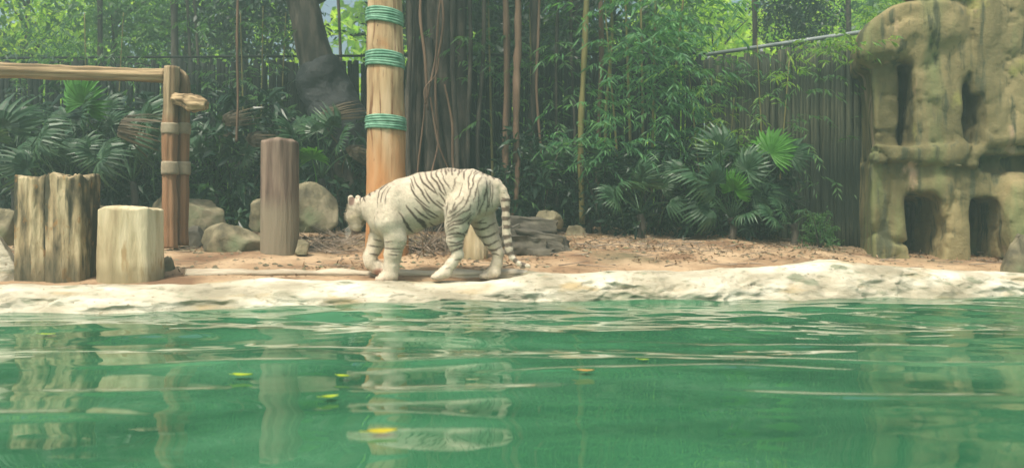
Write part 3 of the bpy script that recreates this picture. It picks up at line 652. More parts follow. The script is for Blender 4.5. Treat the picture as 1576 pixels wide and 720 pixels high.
    tm = np.where((pxv > 769) & ((pyv > 296) & (pxv > 771)) & ~((pyv > 350) & (pxv < 774)))[0]
    dd = np.linalg.norm(V[tm][:, None]-tpp[None], axis=-1); kk = dd.argmin(1); okt = dd.min(1) < 0.07
    ss = s_[kk]+0.012*jit[tm]; ringv = np.clip((np.sin(ss*2*np.pi/0.078)+0.05+0.5*np.clip(ss-0.45, 0, 1))*3, 0, 1)*okt*0.9
    st[tm] = np.maximum(st[tm]*0, ringv)
    cream = np.array([0.50, 0.425, 0.31]); white = np.array([0.78, 0.69, 0.55]); brown = np.array([0.075, 0.040, 0.026]); tan = np.array([0.40, 0.32, 0.19])
    nz = 0.5+0.5*fbm(V*3.1+9, 3)
    C = cream+(white-cream)*np.clip(nz-0.1+0.5*np.clip((pyv-345)/25, 0, 1)+0.4*np.clip(1-np.hypot((pxv-590)/28, (pyv-350)/22), 0, 1)*2, 0, 1)[:, None]*0.85
    # yellower flank, cheek
    ck = np.clip(1-np.hypot(pxv-543, pyv-334)/16, 0, 1)*0.7; C = C*(1-ck[:, None])+tan*ck[:, None]
    # ear back brown, white tip
    er = np.clip(1-np.hypot((pxv-539)/6, (pyv-309)/9), 0, 1)*(yv < 0.13); er = np.clip(er*3, 0, 1)*0.85; C = C*(1-er[:, None])+np.array([0.17, 0.085, 0.065])*er[:, None]
    tip = np.clip((303-pyv)/2, 0, 1)*(pxv < 543); C = C*(1-tip[:, None])+white*tip[:, None]
    mz = np.clip(1-np.linalg.norm(V-np.array(q(541, 357, 0.19)), axis=1)/0.07, 0, 1); mz = np.clip(mz*2, 0, 1)*0.9; C = C*(1-mz[:, None])+np.array([0.16, 0.10, 0.09])*mz[:, None]
    # pink pads on the lifted paw, dirty feet
    pk = np.clip(1-np.hypot((pxv-582)/13, (pyv-420)/9), 0, 1)*(yv > 0.03); pk = np.clip(pk*2, 0, 1)*0.7; C = C*(1-pk[:, None])+np.array([0.50, 0.20, 0.15])*pk[:, None]
    ft = np.clip((pyv-421)/9, 0, 1)*0.45; C = C*(1-ft[:, None])+np.array([0.42, 0.27, 0.19])*ft[:, None]
    C = C*(1-st[:, None]*0.93)+brown*st[:, None]*0.93
    me = mesh_np('tiger_body', V, Q, True)
    at_ = me.color_attributes.new('fur', 'FLOAT_COLOR', 'POINT')
    at_.data.foreach_set('color', np.concatenate([C, np.ones((len(V), 1))], 1).astype(np.float32).ravel())
    m_, t, b = mat_base('tiger_fur')
    a_ = t.nodes.new('ShaderNodeAttribute'); a_.attribute_name = 'fur'
    c_ = mix(t, 1.0, a_.outputs['Color'], ramp(t, noise_tex(t, 60, 4, 0.7), [(0.3, (0.84, 0.84, 0.82)), (0.7, (1.04, 1.04, 1.04))]), 'MULTIPLY')
    t.links.new(c_, b.inputs['Base Color']); b.inputs['Roughness'].default_value = 0.85; b.inputs['Specular IOR Level'].default_value = 0.15
    b.inputs['Sheen Weight'].default_value = 0.25; b.inputs['Sheen Roughness'].default_value = 0.5
    bump(t, b, noise_tex(t, 75, 5, 0.7, sc3=(0.6, 1, 1)), 0.5, 0.008)
    me.materials.append(m_)
    base = np.array([fx(680, 7.02), Y0, fz(432, 7.02)])
    fn = np.cross(V[Q[:, 1]]-V[Q[:, 0]], V[Q[:, 2]]-V[Q[:, 0]]); N_ = np.zeros((len(V), 3))
    for j in range(4): np.add.at(N_, Q[:, j], fn)
    N_ /= np.linalg.norm(N_, axis=1)[:, None]+1e-9
    rf = np.random.default_rng(8); pick = rf.integers(0, len(V), 60000)
    lie = np.array([0.8, 0, -0.55])*np.ones((len(pick), 1)); lie += rf.normal(size=(len(pick), 3))*0.25
    ruff = (pxv[pick] < 556) & (pyv[pick] > 310) & (pyv[pick] < 348); belly = (N_[pick, 2] < -0.4) & (pyv[pick] < 395)
    ln = np.where(ruff, 0.028, np.where(belly, 0.024, 0.016))*rf.uniform(0.6, 1.3, len(pick))
    d_ = lie-(lie*N_[pick]).sum(1)[:, None]*N_[pick]+N_[pick]*np.where(ruff, 0.5, 0.30)[:, None]; d_ /= np.linalg.norm(d_, axis=1)[:, None]
    sd2 = np.cross(d_, N_[pick]); sd2 /= np.linalg.norm(sd2, axis=1)[:, None]+1e-9
    p_ = V[pick]-N_[pick]*0.001; FV = np.stack([p_+sd2*0.0016, p_-sd2*0.0016, p_+d_*ln[:, None]], 1).reshape(-1, 3)
    fur = mesh_np('fur', FV, None, False, m_, np.arange(len(FV)).reshape(-1, 3))
    a2 = fur.color_attributes.new('fur', 'FLOAT_COLOR', 'POINT'); FC = np.repeat(C[pick]*rf.uniform(0.70, 1.15, (len(pick), 1)), 3, 0)
    a2.data.foreach_set('color', np.concatenate([FC, np.ones((len(FC), 1))], 1).astype(np.float32).ravel())
    fur.transform(Matrix.Translation(-Vector((base[0], 0, base[2]))))
    me.transform(Matrix.Translation(-Vector((base[0], 0, base[2]))))
    root = tag(empty('tiger', base), 'white tiger with brown stripes walking left along the bank, head turned away', 'tiger')
    link('body', me, root); tag(link('fur', fur, root), kind='stuff')
    # eyes, nose, whiskers on the far side of the face
    def sph(name, px, py, y, rad, mat):
        p = np.array(q(px, py, y))-np.array([base[0], 0, base[2]])
        return link(name, boulder_mesh(name, rad, rad, rad, mat, 1, 10, 0.0, facets=0), root, p)
    me_, _, b_ = mat_base('tiger_eye'); b_.inputs['Base Color'].default_value = (0.25, 0.42, 0.5, 1); b_.inputs['Roughness'].default_value = 0.1
    mn, _, b_ = mat_base('tiger_nose'); b_.inputs['Base Color'].default_value = (0.45, 0.18, 0.15, 1); b_.inputs['Roughness'].default_value = 0.5
    sph('eye', 533, 330, 0.20, 0.012, me_); sph('eye', 545, 331, 0.222, 0.012, me_); sph('nose', 540, 352, 0.243, 0.014, mn)
    a = Acc(); mw, _, b_ = mat_base('whisker'); b_.inputs['Base Color'].default_value = (0.8, 0.78, 0.7, 1)
    for i in range(6):
        p0 = np.array(q(535, 346+i*0.8, 0.26)); p1 = p0+np.array([-0.045, -0.02+0.012*i, -0.02-0.01*i]); p2 = p1+np.array([-0.03, -0.01, -0.035])
        V_, Q_, T_ = tube_vf(resample([p0, p1, p2], 6)-np.array([base[0], 0, base[2]]), 0.0013, 4); a.add(V_, Q_, T_)
    link('whiskers', a.mesh('whiskers', mw), root)
    return root
build_tiger()

# ------------------------------------------------------------------ foliage builders
def rand_dirs(n, r=rng):
    d = r.normal(size=(n, 3)); return d/np.linalg.norm(d, axis=1)[:, None]
def leaves(P, D, L, W, r=rng, bend=0.2, upb=0.6):
    """one lens-shaped folded leaf (6 verts, 2 quads... 1 island) at each P pointing along D"""
    n = len(P); D = D/np.linalg.norm(D, axis=1)[:, None]
    U = rand_dirs(n, r)*0.7+np.array([0, 0, upb]); S = np.cross(D, U); S /= np.linalg.norm(S, axis=1)[:, None]+1e-9
    N = np.cross(S, D)
    L = np.broadcast_to(L, (n,))[:, None]*r.uniform(0.7, 1.25, (n, 1)); W = np.broadcast_to(W, (n,))[:, None]*r.uniform(0.8, 1.2, (n, 1))
    down = np.array([0, 0, -1.0])
    p0 = P; p1 = P+D*L*0.45+S*W*0.5; p2 = P+D*L+down*L*bend; p3 = P+D*L*0.45-S*W*0.5
    pc = P+D*L*0.45-N*W*0.18
    V = np.stack([p0, p1, p2, p3, pc], 1).reshape(-1, 3)
    i = np.arange(n)[:, None]*5
    T = np.concatenate([i+np.array([[0, 1, 4]]), i+np.array([[1, 2, 4]]), i+np.array([[2, 3, 4]]), i+np.array([[3, 0, 4]])])
    return V, T
def leaf_quads(P, D, L, W, r=rng, upb=0.6):
    n = len(P); D = D/np.linalg.norm(D, axis=1)[:, None]
    U = rand_dirs(n, r)*0.8+np.array([0, 0, upb]); S = np.cross(D, U); S /= np.linalg.norm(S, axis=1)[:, None]+1e-9
    L = L*r.uniform(0.7, 1.3, (n, 1)); W = W*r.uniform(0.8, 1.2, (n, 1))
    V = np.stack([P, P+D*L*0.45+S*W*0.5, P+D*L+np.array([0, 0, -0.15])*L, P+D*L*0.45-S*W*0.5], 1).reshape(-1, 3)
    Q = np.arange(n*4).reshape(n, 4)
    return V, Q
def crown_mesh(name, mat, seed, rx, ry, rz, nclump, nper, L, W, cl=0.35, hang=0.3, hollow=0.35, simple=True):
    r = np.random.default_rng(seed)
    d = rand_dirs(nclump, r); rad = r.uniform(hollow, 1.0, (nclump, 1))**0.6
    lump = 1+0.35*fbm(d*1.7+seed, 3)[:, None]
    C = d*rad*lump*np.array([rx, ry, rz])
    cs = cl*r.uniform(0.5, 1.4, nclump)
    n = nclump*nper; ci = np.repeat(np.arange(nclump), nper)
    off = r.normal(size=(n, 3))*cs[ci][:, None]*np.array([0.6, 0.6, 0.35])
    P = C[ci]+off
    D = rand_dirs(n, r)*0.8+off/(np.linalg.norm(off, axis=1)[:, None]+1e-6)*0.6+np.array([0, 0, -hang])
    V, Q = leaf_quads(P, D, L, W, r)
    return mesh_np(name, V, Q, False, mat)
def trunk_acc(a, pts, rad, n=9, m=14, noise=0.02, nf=2, seed=0):
    p = resample(pts, m); r_ = np.interp(np.linspace(0, 1, m), np.linspace(0, 1, len(rad)), rad)
    V, Q, T = tube_vf(p, r_, n, noise, nf, seed=seed); a.add(V, Q, T)
def tree_trunk_mesh(name, H, r0, mat, seed, lean=(0, 0), spread=1.2, nb=6, n=10):
    r = np.random.default_rng(seed); a = Acc()
    top = np.array([lean[0], lean[1], H])
    trunk_acc(a, [(0, 0, -0.3), (lean[0]*0.25+r.normal()*0.06, lean[1]*0.25, H*0.3), (lean[0]*0.6, lean[1]*0.6+r.normal()*0.08, H*0.65), top], [r0*1.25, r0, r0*0.8, r0*0.35], n=n, noise=r0*0.15, seed=seed)
    for i in range(nb):
        f = r.uniform(0.45, 0.95); b0 = np.array([lean[0]*f, lean[1]*f, H*f]); an = r.uniform(0, 6.28)
        b1 = b0+np.array([math.cos(an), math.sin(an), r.uniform(0.4, 1.1)])*spread*r.uniform(0.6, 1.1)
        trunk_acc(a, [b0, (b0+b1)/2+np.array([0, 0, 0.1]), b1], [r0*0.4, r0*0.25, r0*0.08], n=6, m=7, noise=0.01, seed=i)
    return a.mesh(name, mat)

# fan palm leaf: split blade of radiating folded segments on a stalk
def fan_mesh(name, mat, Rr=0.34, nseg=22, span=250, petiole=0.5, seed=0, droop=0.35, mat2=None):
    r = np.random.default_rng(seed); a = Acc()
    ang = np.radians(np.linspace(-span/2, span/2, nseg))
    for k, an in enumerate(ang):
        L = Rr*(1-0.20*abs(an)/math.pi)*r.uniform(0.9, 1.05)
        an += r.normal()*0.03; d = np.array([math.sin(an), math.cos(an), 0]); s = np.array([math.cos(an), -math.sin(an), 0])
        wm = L*math.radians(span/nseg)*0.54
        ts = np.array([0.0, 0.3, 0.55, 0.8, 1.0]); ws = np.array([0.15, 0.62, 1.0, 0.55, 0.03])*wm*0.9
        dr = -droop*r.uniform(0.7, 1.6)*np.clip(ts-0.35, 0, 1)**2*L*1.6; lift = 0.12*L*np.sin(ts*2.4)
        c_ = d[None]*(ts*L)[:, None]; c_[:, 2] = dr+lift
        e1 = c_+s[None]*ws[:, None]; e2 = c_-s[None]*ws[:, None]; c_ = c_-np.array([0, 0, 1])*(ws*0.45)[:, None]
        V = np.stack([e1, c_, e2], 1).reshape(-1, 3)
        Q = [[3*i+j, 3*i+3+j, 3*i+4+j, 3*i+1+j] for i in range(4) for j in range(2)]
        a.add(V, Q)
    # stalk runs back (-y) and down
    p = resample([(0, 0.02, 0), (0, -petiole*0.45, -petiole*0.18), (0, -petiole, -petiole*0.75)], 6)
    V, Q, T = tube_vf(p, np.linspace(0.006, 0.011, 6), 5); a.add(V, Q, T)
    return a.mesh(name, mat, False)
FANS = [fan_mesh('palm_leaf', M['palm'], 0.36, 24, 250, 0.5, 1, 0.35), fan_mesh('palm_leaf', M['palm'], 0.32, 20, 220, 0.42, 2, 0.6), fan_mesh('palm_leaf', M['palm'], 0.40, 26, 270, 0.55, 3, 0.9)]
FANS += [fan_mesh('palm_leaf', M['palm'], 0.27, 16, 190, 0.35, 6, 1.3), fan_mesh('palm_leaf', M['palm_dead'], 0.30, 18, 150, 0.3, 7, 2.6), fan_mesh('palm_leaf', M['palm'], 0.36, 20, 230, 0.4, 8, 1.7)]
FANB = fan_mesh('palm_leaf', M['palm_bright'], 0.34, 26, 240, 0.5, 4, 0.25)
def palm(px, pyb, Y, targets, label, group='fan palms along the fence', stem_top=None):
    """targets: (px, py, dy, scale, variant) of the leaf hubs; each leaf fans outwards from the stem head"""
    X0 = fx(px, Y); zb = gp(X0, Y)
    root = tag(empty('fan_palm', (X0, Y, zb)), label, 'palm', group)
    b0 = np.array([X0, Y, zb]); head = np.array([0, 0, max(0.25, fz(stem_top or pyb, Y)-zb)])
    a = Acc(); trunk_acc(a, [(0, 0, -0.1), (0.03, 0, head[2]*0.5), head], [0.05, 0.045, 0.04], noise=0.006, nf=8); link('stem', a.mesh('stem', M['bark']), root)
    for i, (qx, qy, dy, s, v) in enumerate(targets):
        yy = Y+dy; p = np.array([fx(qx, yy), yy, fz(qy, yy)])-b0
        d = p-head; dist = np.linalg.norm(d); d = d/(dist+1e-6)
        me = FANB if v == 9 else FANS[v % 6]
        # +y of the blade along d, tilted so that its face shows towards the open side
        yv_ = Vector(d+np.array([0, 0, 0.02])).normalized(); nz_ = Vector((rng.normal()*0.35, -0.75+rng.normal()*0.25, 0.75))
        xv_ = yv_.cross(nz_).normalized(); zv_ = xv_.cross(yv_).normalized()
        Mx = Matrix((xv_, yv_, zv_)).transposed().to_4x4()
        lf = bpy.data.objects.new('leaf', me); col.objects.link(lf); lf.parent = root
        lf.matrix_local = Matrix.Translation(Vector(p)) @ Mx @ Matrix.Scale(s, 4)
        if v == 9: lf['label'] = 'bright green palm leaf'
        if dist > 0.3:
            a = Acc(); mid = (p+head)/2+np.array([0, 0, 0.06]); trunk_acc(a, [head, mid, p], [0.011, 0.008, 0.006], n=5, m=6, noise=0); link('leaf_stalk', a.mesh('leaf_stalk', M['palm']), root)
    return root
def ring_targets(px, py, n, rx, ry, s=1.0, seed=0, lo=-20, hi=200):
    r = np.random.default_rng(seed); out = []
    for i in range(n):
        an = R(lo+(hi-lo)*(i+0.5)/n+r.normal()*8); f = r.uniform(0.6, 1.1)
        out.append((px+math.cos(an)*rx*f, py-math.sin(an)*ry*f, r.uniform(-0.6, 0.5), s*r.uniform(0.8, 1.15), int(r.choice([0, 1, 2, 3, 5, 0, 1, 2, 3, 5, 0, 1, 4]))))
    return out
palm(128, 235, 10.2, [(128, 160, -0.2, 1.35, 9)]+ring_targets(128, 215, 7, 75, 50, 1.0, 1), 'fan palm under the beam with one large bright green leaf')
palm(20, 250, 10.0, ring_targets(20, 235, 8, 75, 60, 1.05, 2), 'fan palm at the left edge behind the split stump', stem_top=280)
palm(205, 260, 9.9, ring_targets(205, 235, 8, 55, 50, 0.95, 3), 'fan palm behind the pale short stump, just left of the frame post', stem_top=280)
palm(95, 290, 9.6, ring_targets(95, 260, 7, 70, 35, 0.85, 4), 'low fan palm close behind the split stump', stem_top=300)
palm(495, 260, 10.3, ring_targets(492, 228, 8, 45, 42, 0.95, 5)+[(480, 245, -0.3, 0.8, 9)], 'fan palm between the upright log post and the roped pole', stem_top=275)
palm(330, 280, 10.6, ring_targets(340, 240, 7, 50, 50, 0.8, 6), 'small dark fan palm right of the frame post above the rounded boulder', stem_top=300)
palm(1125, 385, 9.6, [(1110, 232, -0.1, 1.15, 1), (1150, 262, -0.2, 0.95, 0), (1185, 236, 0, 1.1, 9), (1215, 240, -0.1, 0.95, 1), (1075, 280, -0.1, 0.95, 2), (1100, 282, -0.3, 0.9, 0), (1160, 300, 0, 0.9, 2), (1045, 262, 0.1, 0.7, 1), (1150, 330, -0.2, 0.8, 1), (1130, 292, -0.2, 0.8, 9), (1195, 300, 0.2, 0.8, 0), (1090, 320, -.1, .8, 2)],
     'largest fan palm with glossy pale leaves in front of the bamboo screen', stem_top=335)
palm(985, 345, 9.9, ring_targets(985, 300, 7, 45, 35, 0.75, 8), 'low fan palm left of the largest palm, above the leaf litter', stem_top=330)
palm(1220, 370, 9.5, ring_targets(1220, 350, 6, 45, 30, 0.6, 9), 'small fan palm at the foot of the bamboo screen near the cliff', stem_top=375)
palm(905, 270, 10.8, ring_targets(880, 262, 6, 60, 35, 0.8, 12), 'dark fan palm under the bamboo sprays in the middle', stem_top=300)

# shrubs
def shrub_mesh(name, mat, seed, w_, h_, L=0.11, W=0.035, ncl=60, nper=16):
    r = np.random.default_rng(seed); a = Acc()
    P = []; D = []
    for i in range(ncl):
        an = r.uniform(0, 6.28); el = r.uniform(0.05, 1.0); rr = w_*math.sqrt(r.uniform(0.05, 1))*(1-0.45*el)
        c_ = np.array([math.cos(an)*rr, math.sin(an)*rr*0.8, h_*el])
        ax_ = np.array([math.cos(an)*0.8, math.sin(an)*0.8, 0.5+r.normal()*0.3]); ax_ /= np.linalg.norm(ax_)
        t_ = r.uniform(-0.16, 0.16, (nper, 1)); P.append(c_+ax_*t_+r.normal(size=(nper, 3))*0.02)
        D.append(ax_*0.5+rand_dirs(nper, r)*0.8+np.array([0, 0, -0.2]))
    V, T = leaves(np.concatenate(P), np.concatenate(D), L, W, r)
    return mesh_np(name, V, None, False, mat, T)
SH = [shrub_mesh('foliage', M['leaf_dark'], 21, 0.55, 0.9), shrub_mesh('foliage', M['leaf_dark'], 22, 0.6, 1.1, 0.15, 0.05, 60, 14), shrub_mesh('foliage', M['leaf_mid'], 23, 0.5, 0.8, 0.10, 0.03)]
STEM = None
def stem_mesh():
    a = Acc(); r = np.random.default_rng(5)
    for i in range(5):
        an = i*1.3; e = np.array([math.cos(an)*0.35, math.sin(an)*0.3, 0.7+0.2*r.random()])
        trunk_acc(a, [(0, 0, -0.08), e*np.array([0.4, 0.4, 0.5]), e], [0.016, 0.011, 0.005], n=5, m=6, noise=0)
    return a.mesh('stems', M['bark'])
STEM = stem_mesh()
def shrub(px, Y, v, s, label, sz=1.0):
    X0 = fx(px, Y); root = tag(empty('shrub', (X0, Y, gp(X0, Y)), rng.uniform(0, 6.28)), label, 'shrub', 'understorey shrubs below the fence')
    root.scale = (s, s, s*sz)
    link('stems', STEM, root); link('foliage', SH[v], root)
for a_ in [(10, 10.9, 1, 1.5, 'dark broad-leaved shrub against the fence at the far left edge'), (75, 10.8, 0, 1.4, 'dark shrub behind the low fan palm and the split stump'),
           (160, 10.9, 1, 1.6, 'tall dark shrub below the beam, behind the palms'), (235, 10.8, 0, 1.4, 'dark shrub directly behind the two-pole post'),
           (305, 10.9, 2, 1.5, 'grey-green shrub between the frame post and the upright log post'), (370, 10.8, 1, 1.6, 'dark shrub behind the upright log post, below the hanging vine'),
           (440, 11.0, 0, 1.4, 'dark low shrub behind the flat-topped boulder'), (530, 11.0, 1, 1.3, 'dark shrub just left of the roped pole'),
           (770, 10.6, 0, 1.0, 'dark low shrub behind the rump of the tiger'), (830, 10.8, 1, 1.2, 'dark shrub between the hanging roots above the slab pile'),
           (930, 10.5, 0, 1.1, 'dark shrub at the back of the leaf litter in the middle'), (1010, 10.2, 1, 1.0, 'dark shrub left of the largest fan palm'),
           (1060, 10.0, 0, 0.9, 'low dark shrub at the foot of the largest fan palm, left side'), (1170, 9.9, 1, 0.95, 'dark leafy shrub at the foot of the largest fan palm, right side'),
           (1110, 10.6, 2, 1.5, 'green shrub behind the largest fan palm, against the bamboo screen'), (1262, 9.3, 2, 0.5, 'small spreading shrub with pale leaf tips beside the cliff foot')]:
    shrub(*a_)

# ------------------------------------------------------------------ fences
def slat_mesh(name, H, w_, mat, seed):
    a = Acc(); zz = np.linspace(0, H, 9); V, Q, T = tube_vf(np.stack([0*zz+0.006*np.sin(zz*2+seed), 0*zz, zz], 1), w_/2, 6, 0.002, 6, seed=seed); a.add(V, Q, T)
    return a.mesh(name, mat)
def fence(name, label, p0, p1, z0, z1, pitch, mat, w_, rail_z, seed, rail_mat='rail', rail_r=0.02, n_post=6):
    p0 = np.array(p0); p1 = np.array(p1); L = np.linalg.norm(p1-p0); n = int(L/pitch)
    r = np.random.default_rng(seed)
    root = tag(empty(name, (p0[0], p0[1], z0)), label, 'fence')
    ms = [slat_mesh('slat', z1-z0+k*0.03, w_*(0.85+0.12*k), M[mat], seed+k) for k in range(4)]
    for i in range(n):
        p = p0+(p1-p0)*(i+0.5)/n
        link('slat', ms[int(r.integers(0, 4))], root, (p[0]-p0[0]+r.normal()*0.006, p[1]-p0[1]+r.normal()*0.012, r.normal()*0.02), (r.normal()*0.006, r.normal()*0.008, 0))
    for i in range(n if name == 'bamboo_screen' else 0):      # second layer of canes behind the first
        p = p0+(p1-p0)*(i+1)/n
        link('slat', ms[int(r.integers(0, 4))], root, (p[0]-p0[0]+0.01, p[1]-p0[1]+0.06, 0.0), (0, r.normal()*0.004, 0))
    d = (p1-p0)/L
    for zr, rr in ((rail_z-z0, rail_r), (z0*0+1.0, 0.016)):
        a = Acc(); off = np.array([d[1], -d[0]])*(-0.05 if zr > 2 else -0.06)
        V, Q, T = tube_vf(np.array([[off[0], off[1], zr], [p1[0]-p0[0]+off[0], p1[1]-p0[1]+off[1], zr]]), rr, 8); a.add(V, Q, T); link('rail', a.mesh('rail', M[rail_mat]), root)
    for i in range(n_post):
        f = i/(n_post-1); p = (p1-p0)*f; off = np.array([d[1], -d[0]])*-0.13
        a = Acc(); V, Q, T = tube_vf(np.array([[p[0]+off[0], p[1]+off[1], -0.3], [p[0]+off[0], p[1]+off[1], rail_z-z0]]), 0.025, 8); a.add(V, Q, T); link('post', a.mesh('post', M[rail_mat]), root)
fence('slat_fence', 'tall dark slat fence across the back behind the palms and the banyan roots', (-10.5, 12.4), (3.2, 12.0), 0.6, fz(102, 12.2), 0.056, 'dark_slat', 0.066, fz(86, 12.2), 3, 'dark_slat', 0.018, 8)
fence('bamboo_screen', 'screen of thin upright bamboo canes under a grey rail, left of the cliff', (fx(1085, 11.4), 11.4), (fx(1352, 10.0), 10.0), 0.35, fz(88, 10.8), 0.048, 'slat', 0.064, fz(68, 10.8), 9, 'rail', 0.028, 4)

# ------------------------------------------------------------------ banyan with aerial roots
by = 11.2; bx0 = fx(668, by)
ban = tag(empty('banyan_tree', (bx0, by, gp(bx0, by))), 'banyan with dark ribbed trunk and many hanging aerial roots right of the roped pole', 'tree')
bb = np.array(ban.location)
a = Acc(); r = np.random.default_rng(4)
for i in range(9):
    x0 = r.uniform(-0.42, 0.42); y0 = r.uniform(-0.25, 0.25)
    trunk_acc(a, [(x0*1.5, y0*1.6, -0.2), (x0*1.05, y0, 1.0), (x0*0.8+r.normal()*0.05, y0, 2.4), (x0*0.9, y0, 4.2)], [0.17, 0.11, 0.10, 0.10], n=10, m=22, noise=0.03, nf=3, seed=i)
for i in range(7):
    an = r.uniform(0, 6.28); e = np.array([math.cos(an)*2.2, math.sin(an)*1.2, 4.9+r.random()])
    trunk_acc(a, [(0, 0, 3.6), e*0.55+np.array([0, 0, 2.0]), e], [0.14, 0.10, 0.04], n=8, m=10, noise=0.02, seed=20+i)
link('trunk', a.mesh('trunk', M['bark']), ban)
def aerial(px0, q0, px1, q1, Y, rad, mat='bark_red', seed=0):
    a = Acc(); r = np.random.default_rng(seed)
    p0 = np.array(at(px0, q0, Y))-bb; p1 = np.array(at(px1, q1, Y+r.normal()*0.03))-bb; mid1 = p0*0.66+p1*0.34+np.array([r.normal()*0.05, r.normal()*0.05, 0]); mid2 = p0*0.33+p1*0.67+np.array([r.normal()*0.04, r.normal()*0.04, 0])
    trunk_acc(a, [p0, mid1, mid2, p1], [rad*0.85, rad, rad, rad*0.9], n=8, m=18, noise=rad*0.25, nf=6, seed=seed)
    link('aerial_root', a.mesh('aerial_root', M[mat]), ban)
for i, (p0, q0, p1, q1, Y, rad, mt) in enumerate([
    (632, -60, 634, 330, 10.2, 0.035, 'bark'), (648, -60, 640, 350, 10.3, 0.03, 'bark'), (655, -60, 658, 170, 10.0, 0.018, 'bark_red'), (668, -60, 672, 200, 10.0, 0.015, 'bark_red'), (690, -60, 655, 160, 9.9, 0.014, 'bark_red'),
    (676, 90, 655, 160, 9.9, 0.010, 'bark_red'), (662, 150, 690, 260, 10.0, 0.012, 'bark_red'), (655, 150, 640, 300, 10.0, 0.012, 'bark_red'), (684, 130, 702, 300, 10.1, 0.016, 'bark_red'), (672, 160, 668, 330, 10.1, 0.012, 'bark_red'),
    (700, -60, 706, 340, 10.6, 0.035, 'bark'), (722, -60, 720, 350, 10.8, 0.03, 'bark'), (745, -60, 742, 350, 11.0, 0.028, 'bark'), (775, -60, 778, 350, 10.9, 0.045, 'bark_red'), (797, -60, 795, 250, 10.5, 0.048, 'bark_red'),
    (797, 240, 788, 352, 10.5, 0.035, 'bark_red'), (812, -60, 812, 350, 11.2, 0.03, 'bark'), (832, -60, 834, 240, 10.7, 0.020, 'bark_red'), (822, -60, 826, 340, 11.0, 0.05, 'bark'), (862, -60, 858, 350, 11.0, 0.022, 'bark'),
    (905, -60, 896, 345, 10.6, 0.040, 'culm'), (922, -60, 919, 330, 11.0, 0.032, 'bark_red'), (938, -60, 935, 300, 10.9, 0.022, 'culm'), (880, -60, 884, 340, 11.2, 0.022, 'bark'), (640, 80, 620, 330, 10.6, 0.05, 'bark'), (660, 60, 700, 350, 10.9, 0.06, 'bark')]):
    aerial(p0, q0, p1, q1, Y, rad, mt, 60+i)
cr = link('crown', crown_mesh('crown', M['leaf_dark'], 5, 4.2, 2.0, 1.1, 300, 44, 0.13, 0.06, 0.42, 0.35, 0.1), ban, (0.9, 0.3, 5.0))

# leaning dark trunk wrapped in sheeting, left of the pole
Yl = 11.3; lp = at(545, 330, Yl)
lean = tag(empty('leaning_tree', (lp[0], Yl, gp(lp[0], Yl))), 'thick dark leaning tree trunk wrapped in black sheeting, left of the roped pole', 'tree')
lb = np.array(lean.location)
a = Acc(); trunk_acc(a, [np.array(at(560, 400, Yl))-lb, np.array(at(530, 230, Yl))-lb, np.array(at(492, 110, Yl))-lb, np.array(at(462, 0, Yl))-lb, np.array(at(440, -120, Yl))-lb, np.array(at(430, -280, Yl))-lb], [0.22, 0.24, 0.24, 0.22, 0.2, 0.15], n=18, m=40, noise=0.03, nf=2.5)
for k, (ex, ey) in enumerate(((380, -250), (520, -230), (560, -60))):
    trunk_acc(a, [np.array(at(463, 5, Yl))-lb, np.array(at((463+ex)/2, (5+ey)/2+10, Yl+.2))-lb, np.array(at(ex, ey, Yl+0.5))-lb], [0.13, 0.09, 0.05], n=9, m=10)
link('trunk', a.mesh('trunk', M['bark']), lean)
a = Acc(); pp = resample([np.array(at(556, 250, Yl))-lb, np.array(at(528, 205, Yl))-lb, np.array(at(505, 150, Yl))-lb, np.array(at(487, 98, Yl))-lb], 40)
V, Q, T = tube_vf(pp, np.interp(np.linspace(0, 1, 40), [0, .5, 1], [0.30, 0.38, 0.27]), 40, 0.10, 2.6, seed=8, cap=False); a.add(V, Q)
link('sheeting', a.mesh('sheeting', M['sheet']), lean)
link('crown', crown_mesh('crown', M['leaf_mid'], 6, 2.6, 1.6, 0.9, 90, 40, 0.12, 0.055, 0.4, 0.3, 0.1), lean, (-1.0, 0.3, 5.0))

# thin hanging vine
a = Acc(); trunk_acc(a, [at(368, -80, 9.7), at(365, 60, 9.7), at(366, 150, 9.7), at(364, 218, 9.7)], [0.014, 0.016, 0.014, 0.018], n=7, m=30, noise=0.004, nf=9)
tag(link('hanging_vine', a.mesh('hanging_vine', M['bark_red'])), 'single thin brown vine hanging straight down left of the upright log post', 'vine')

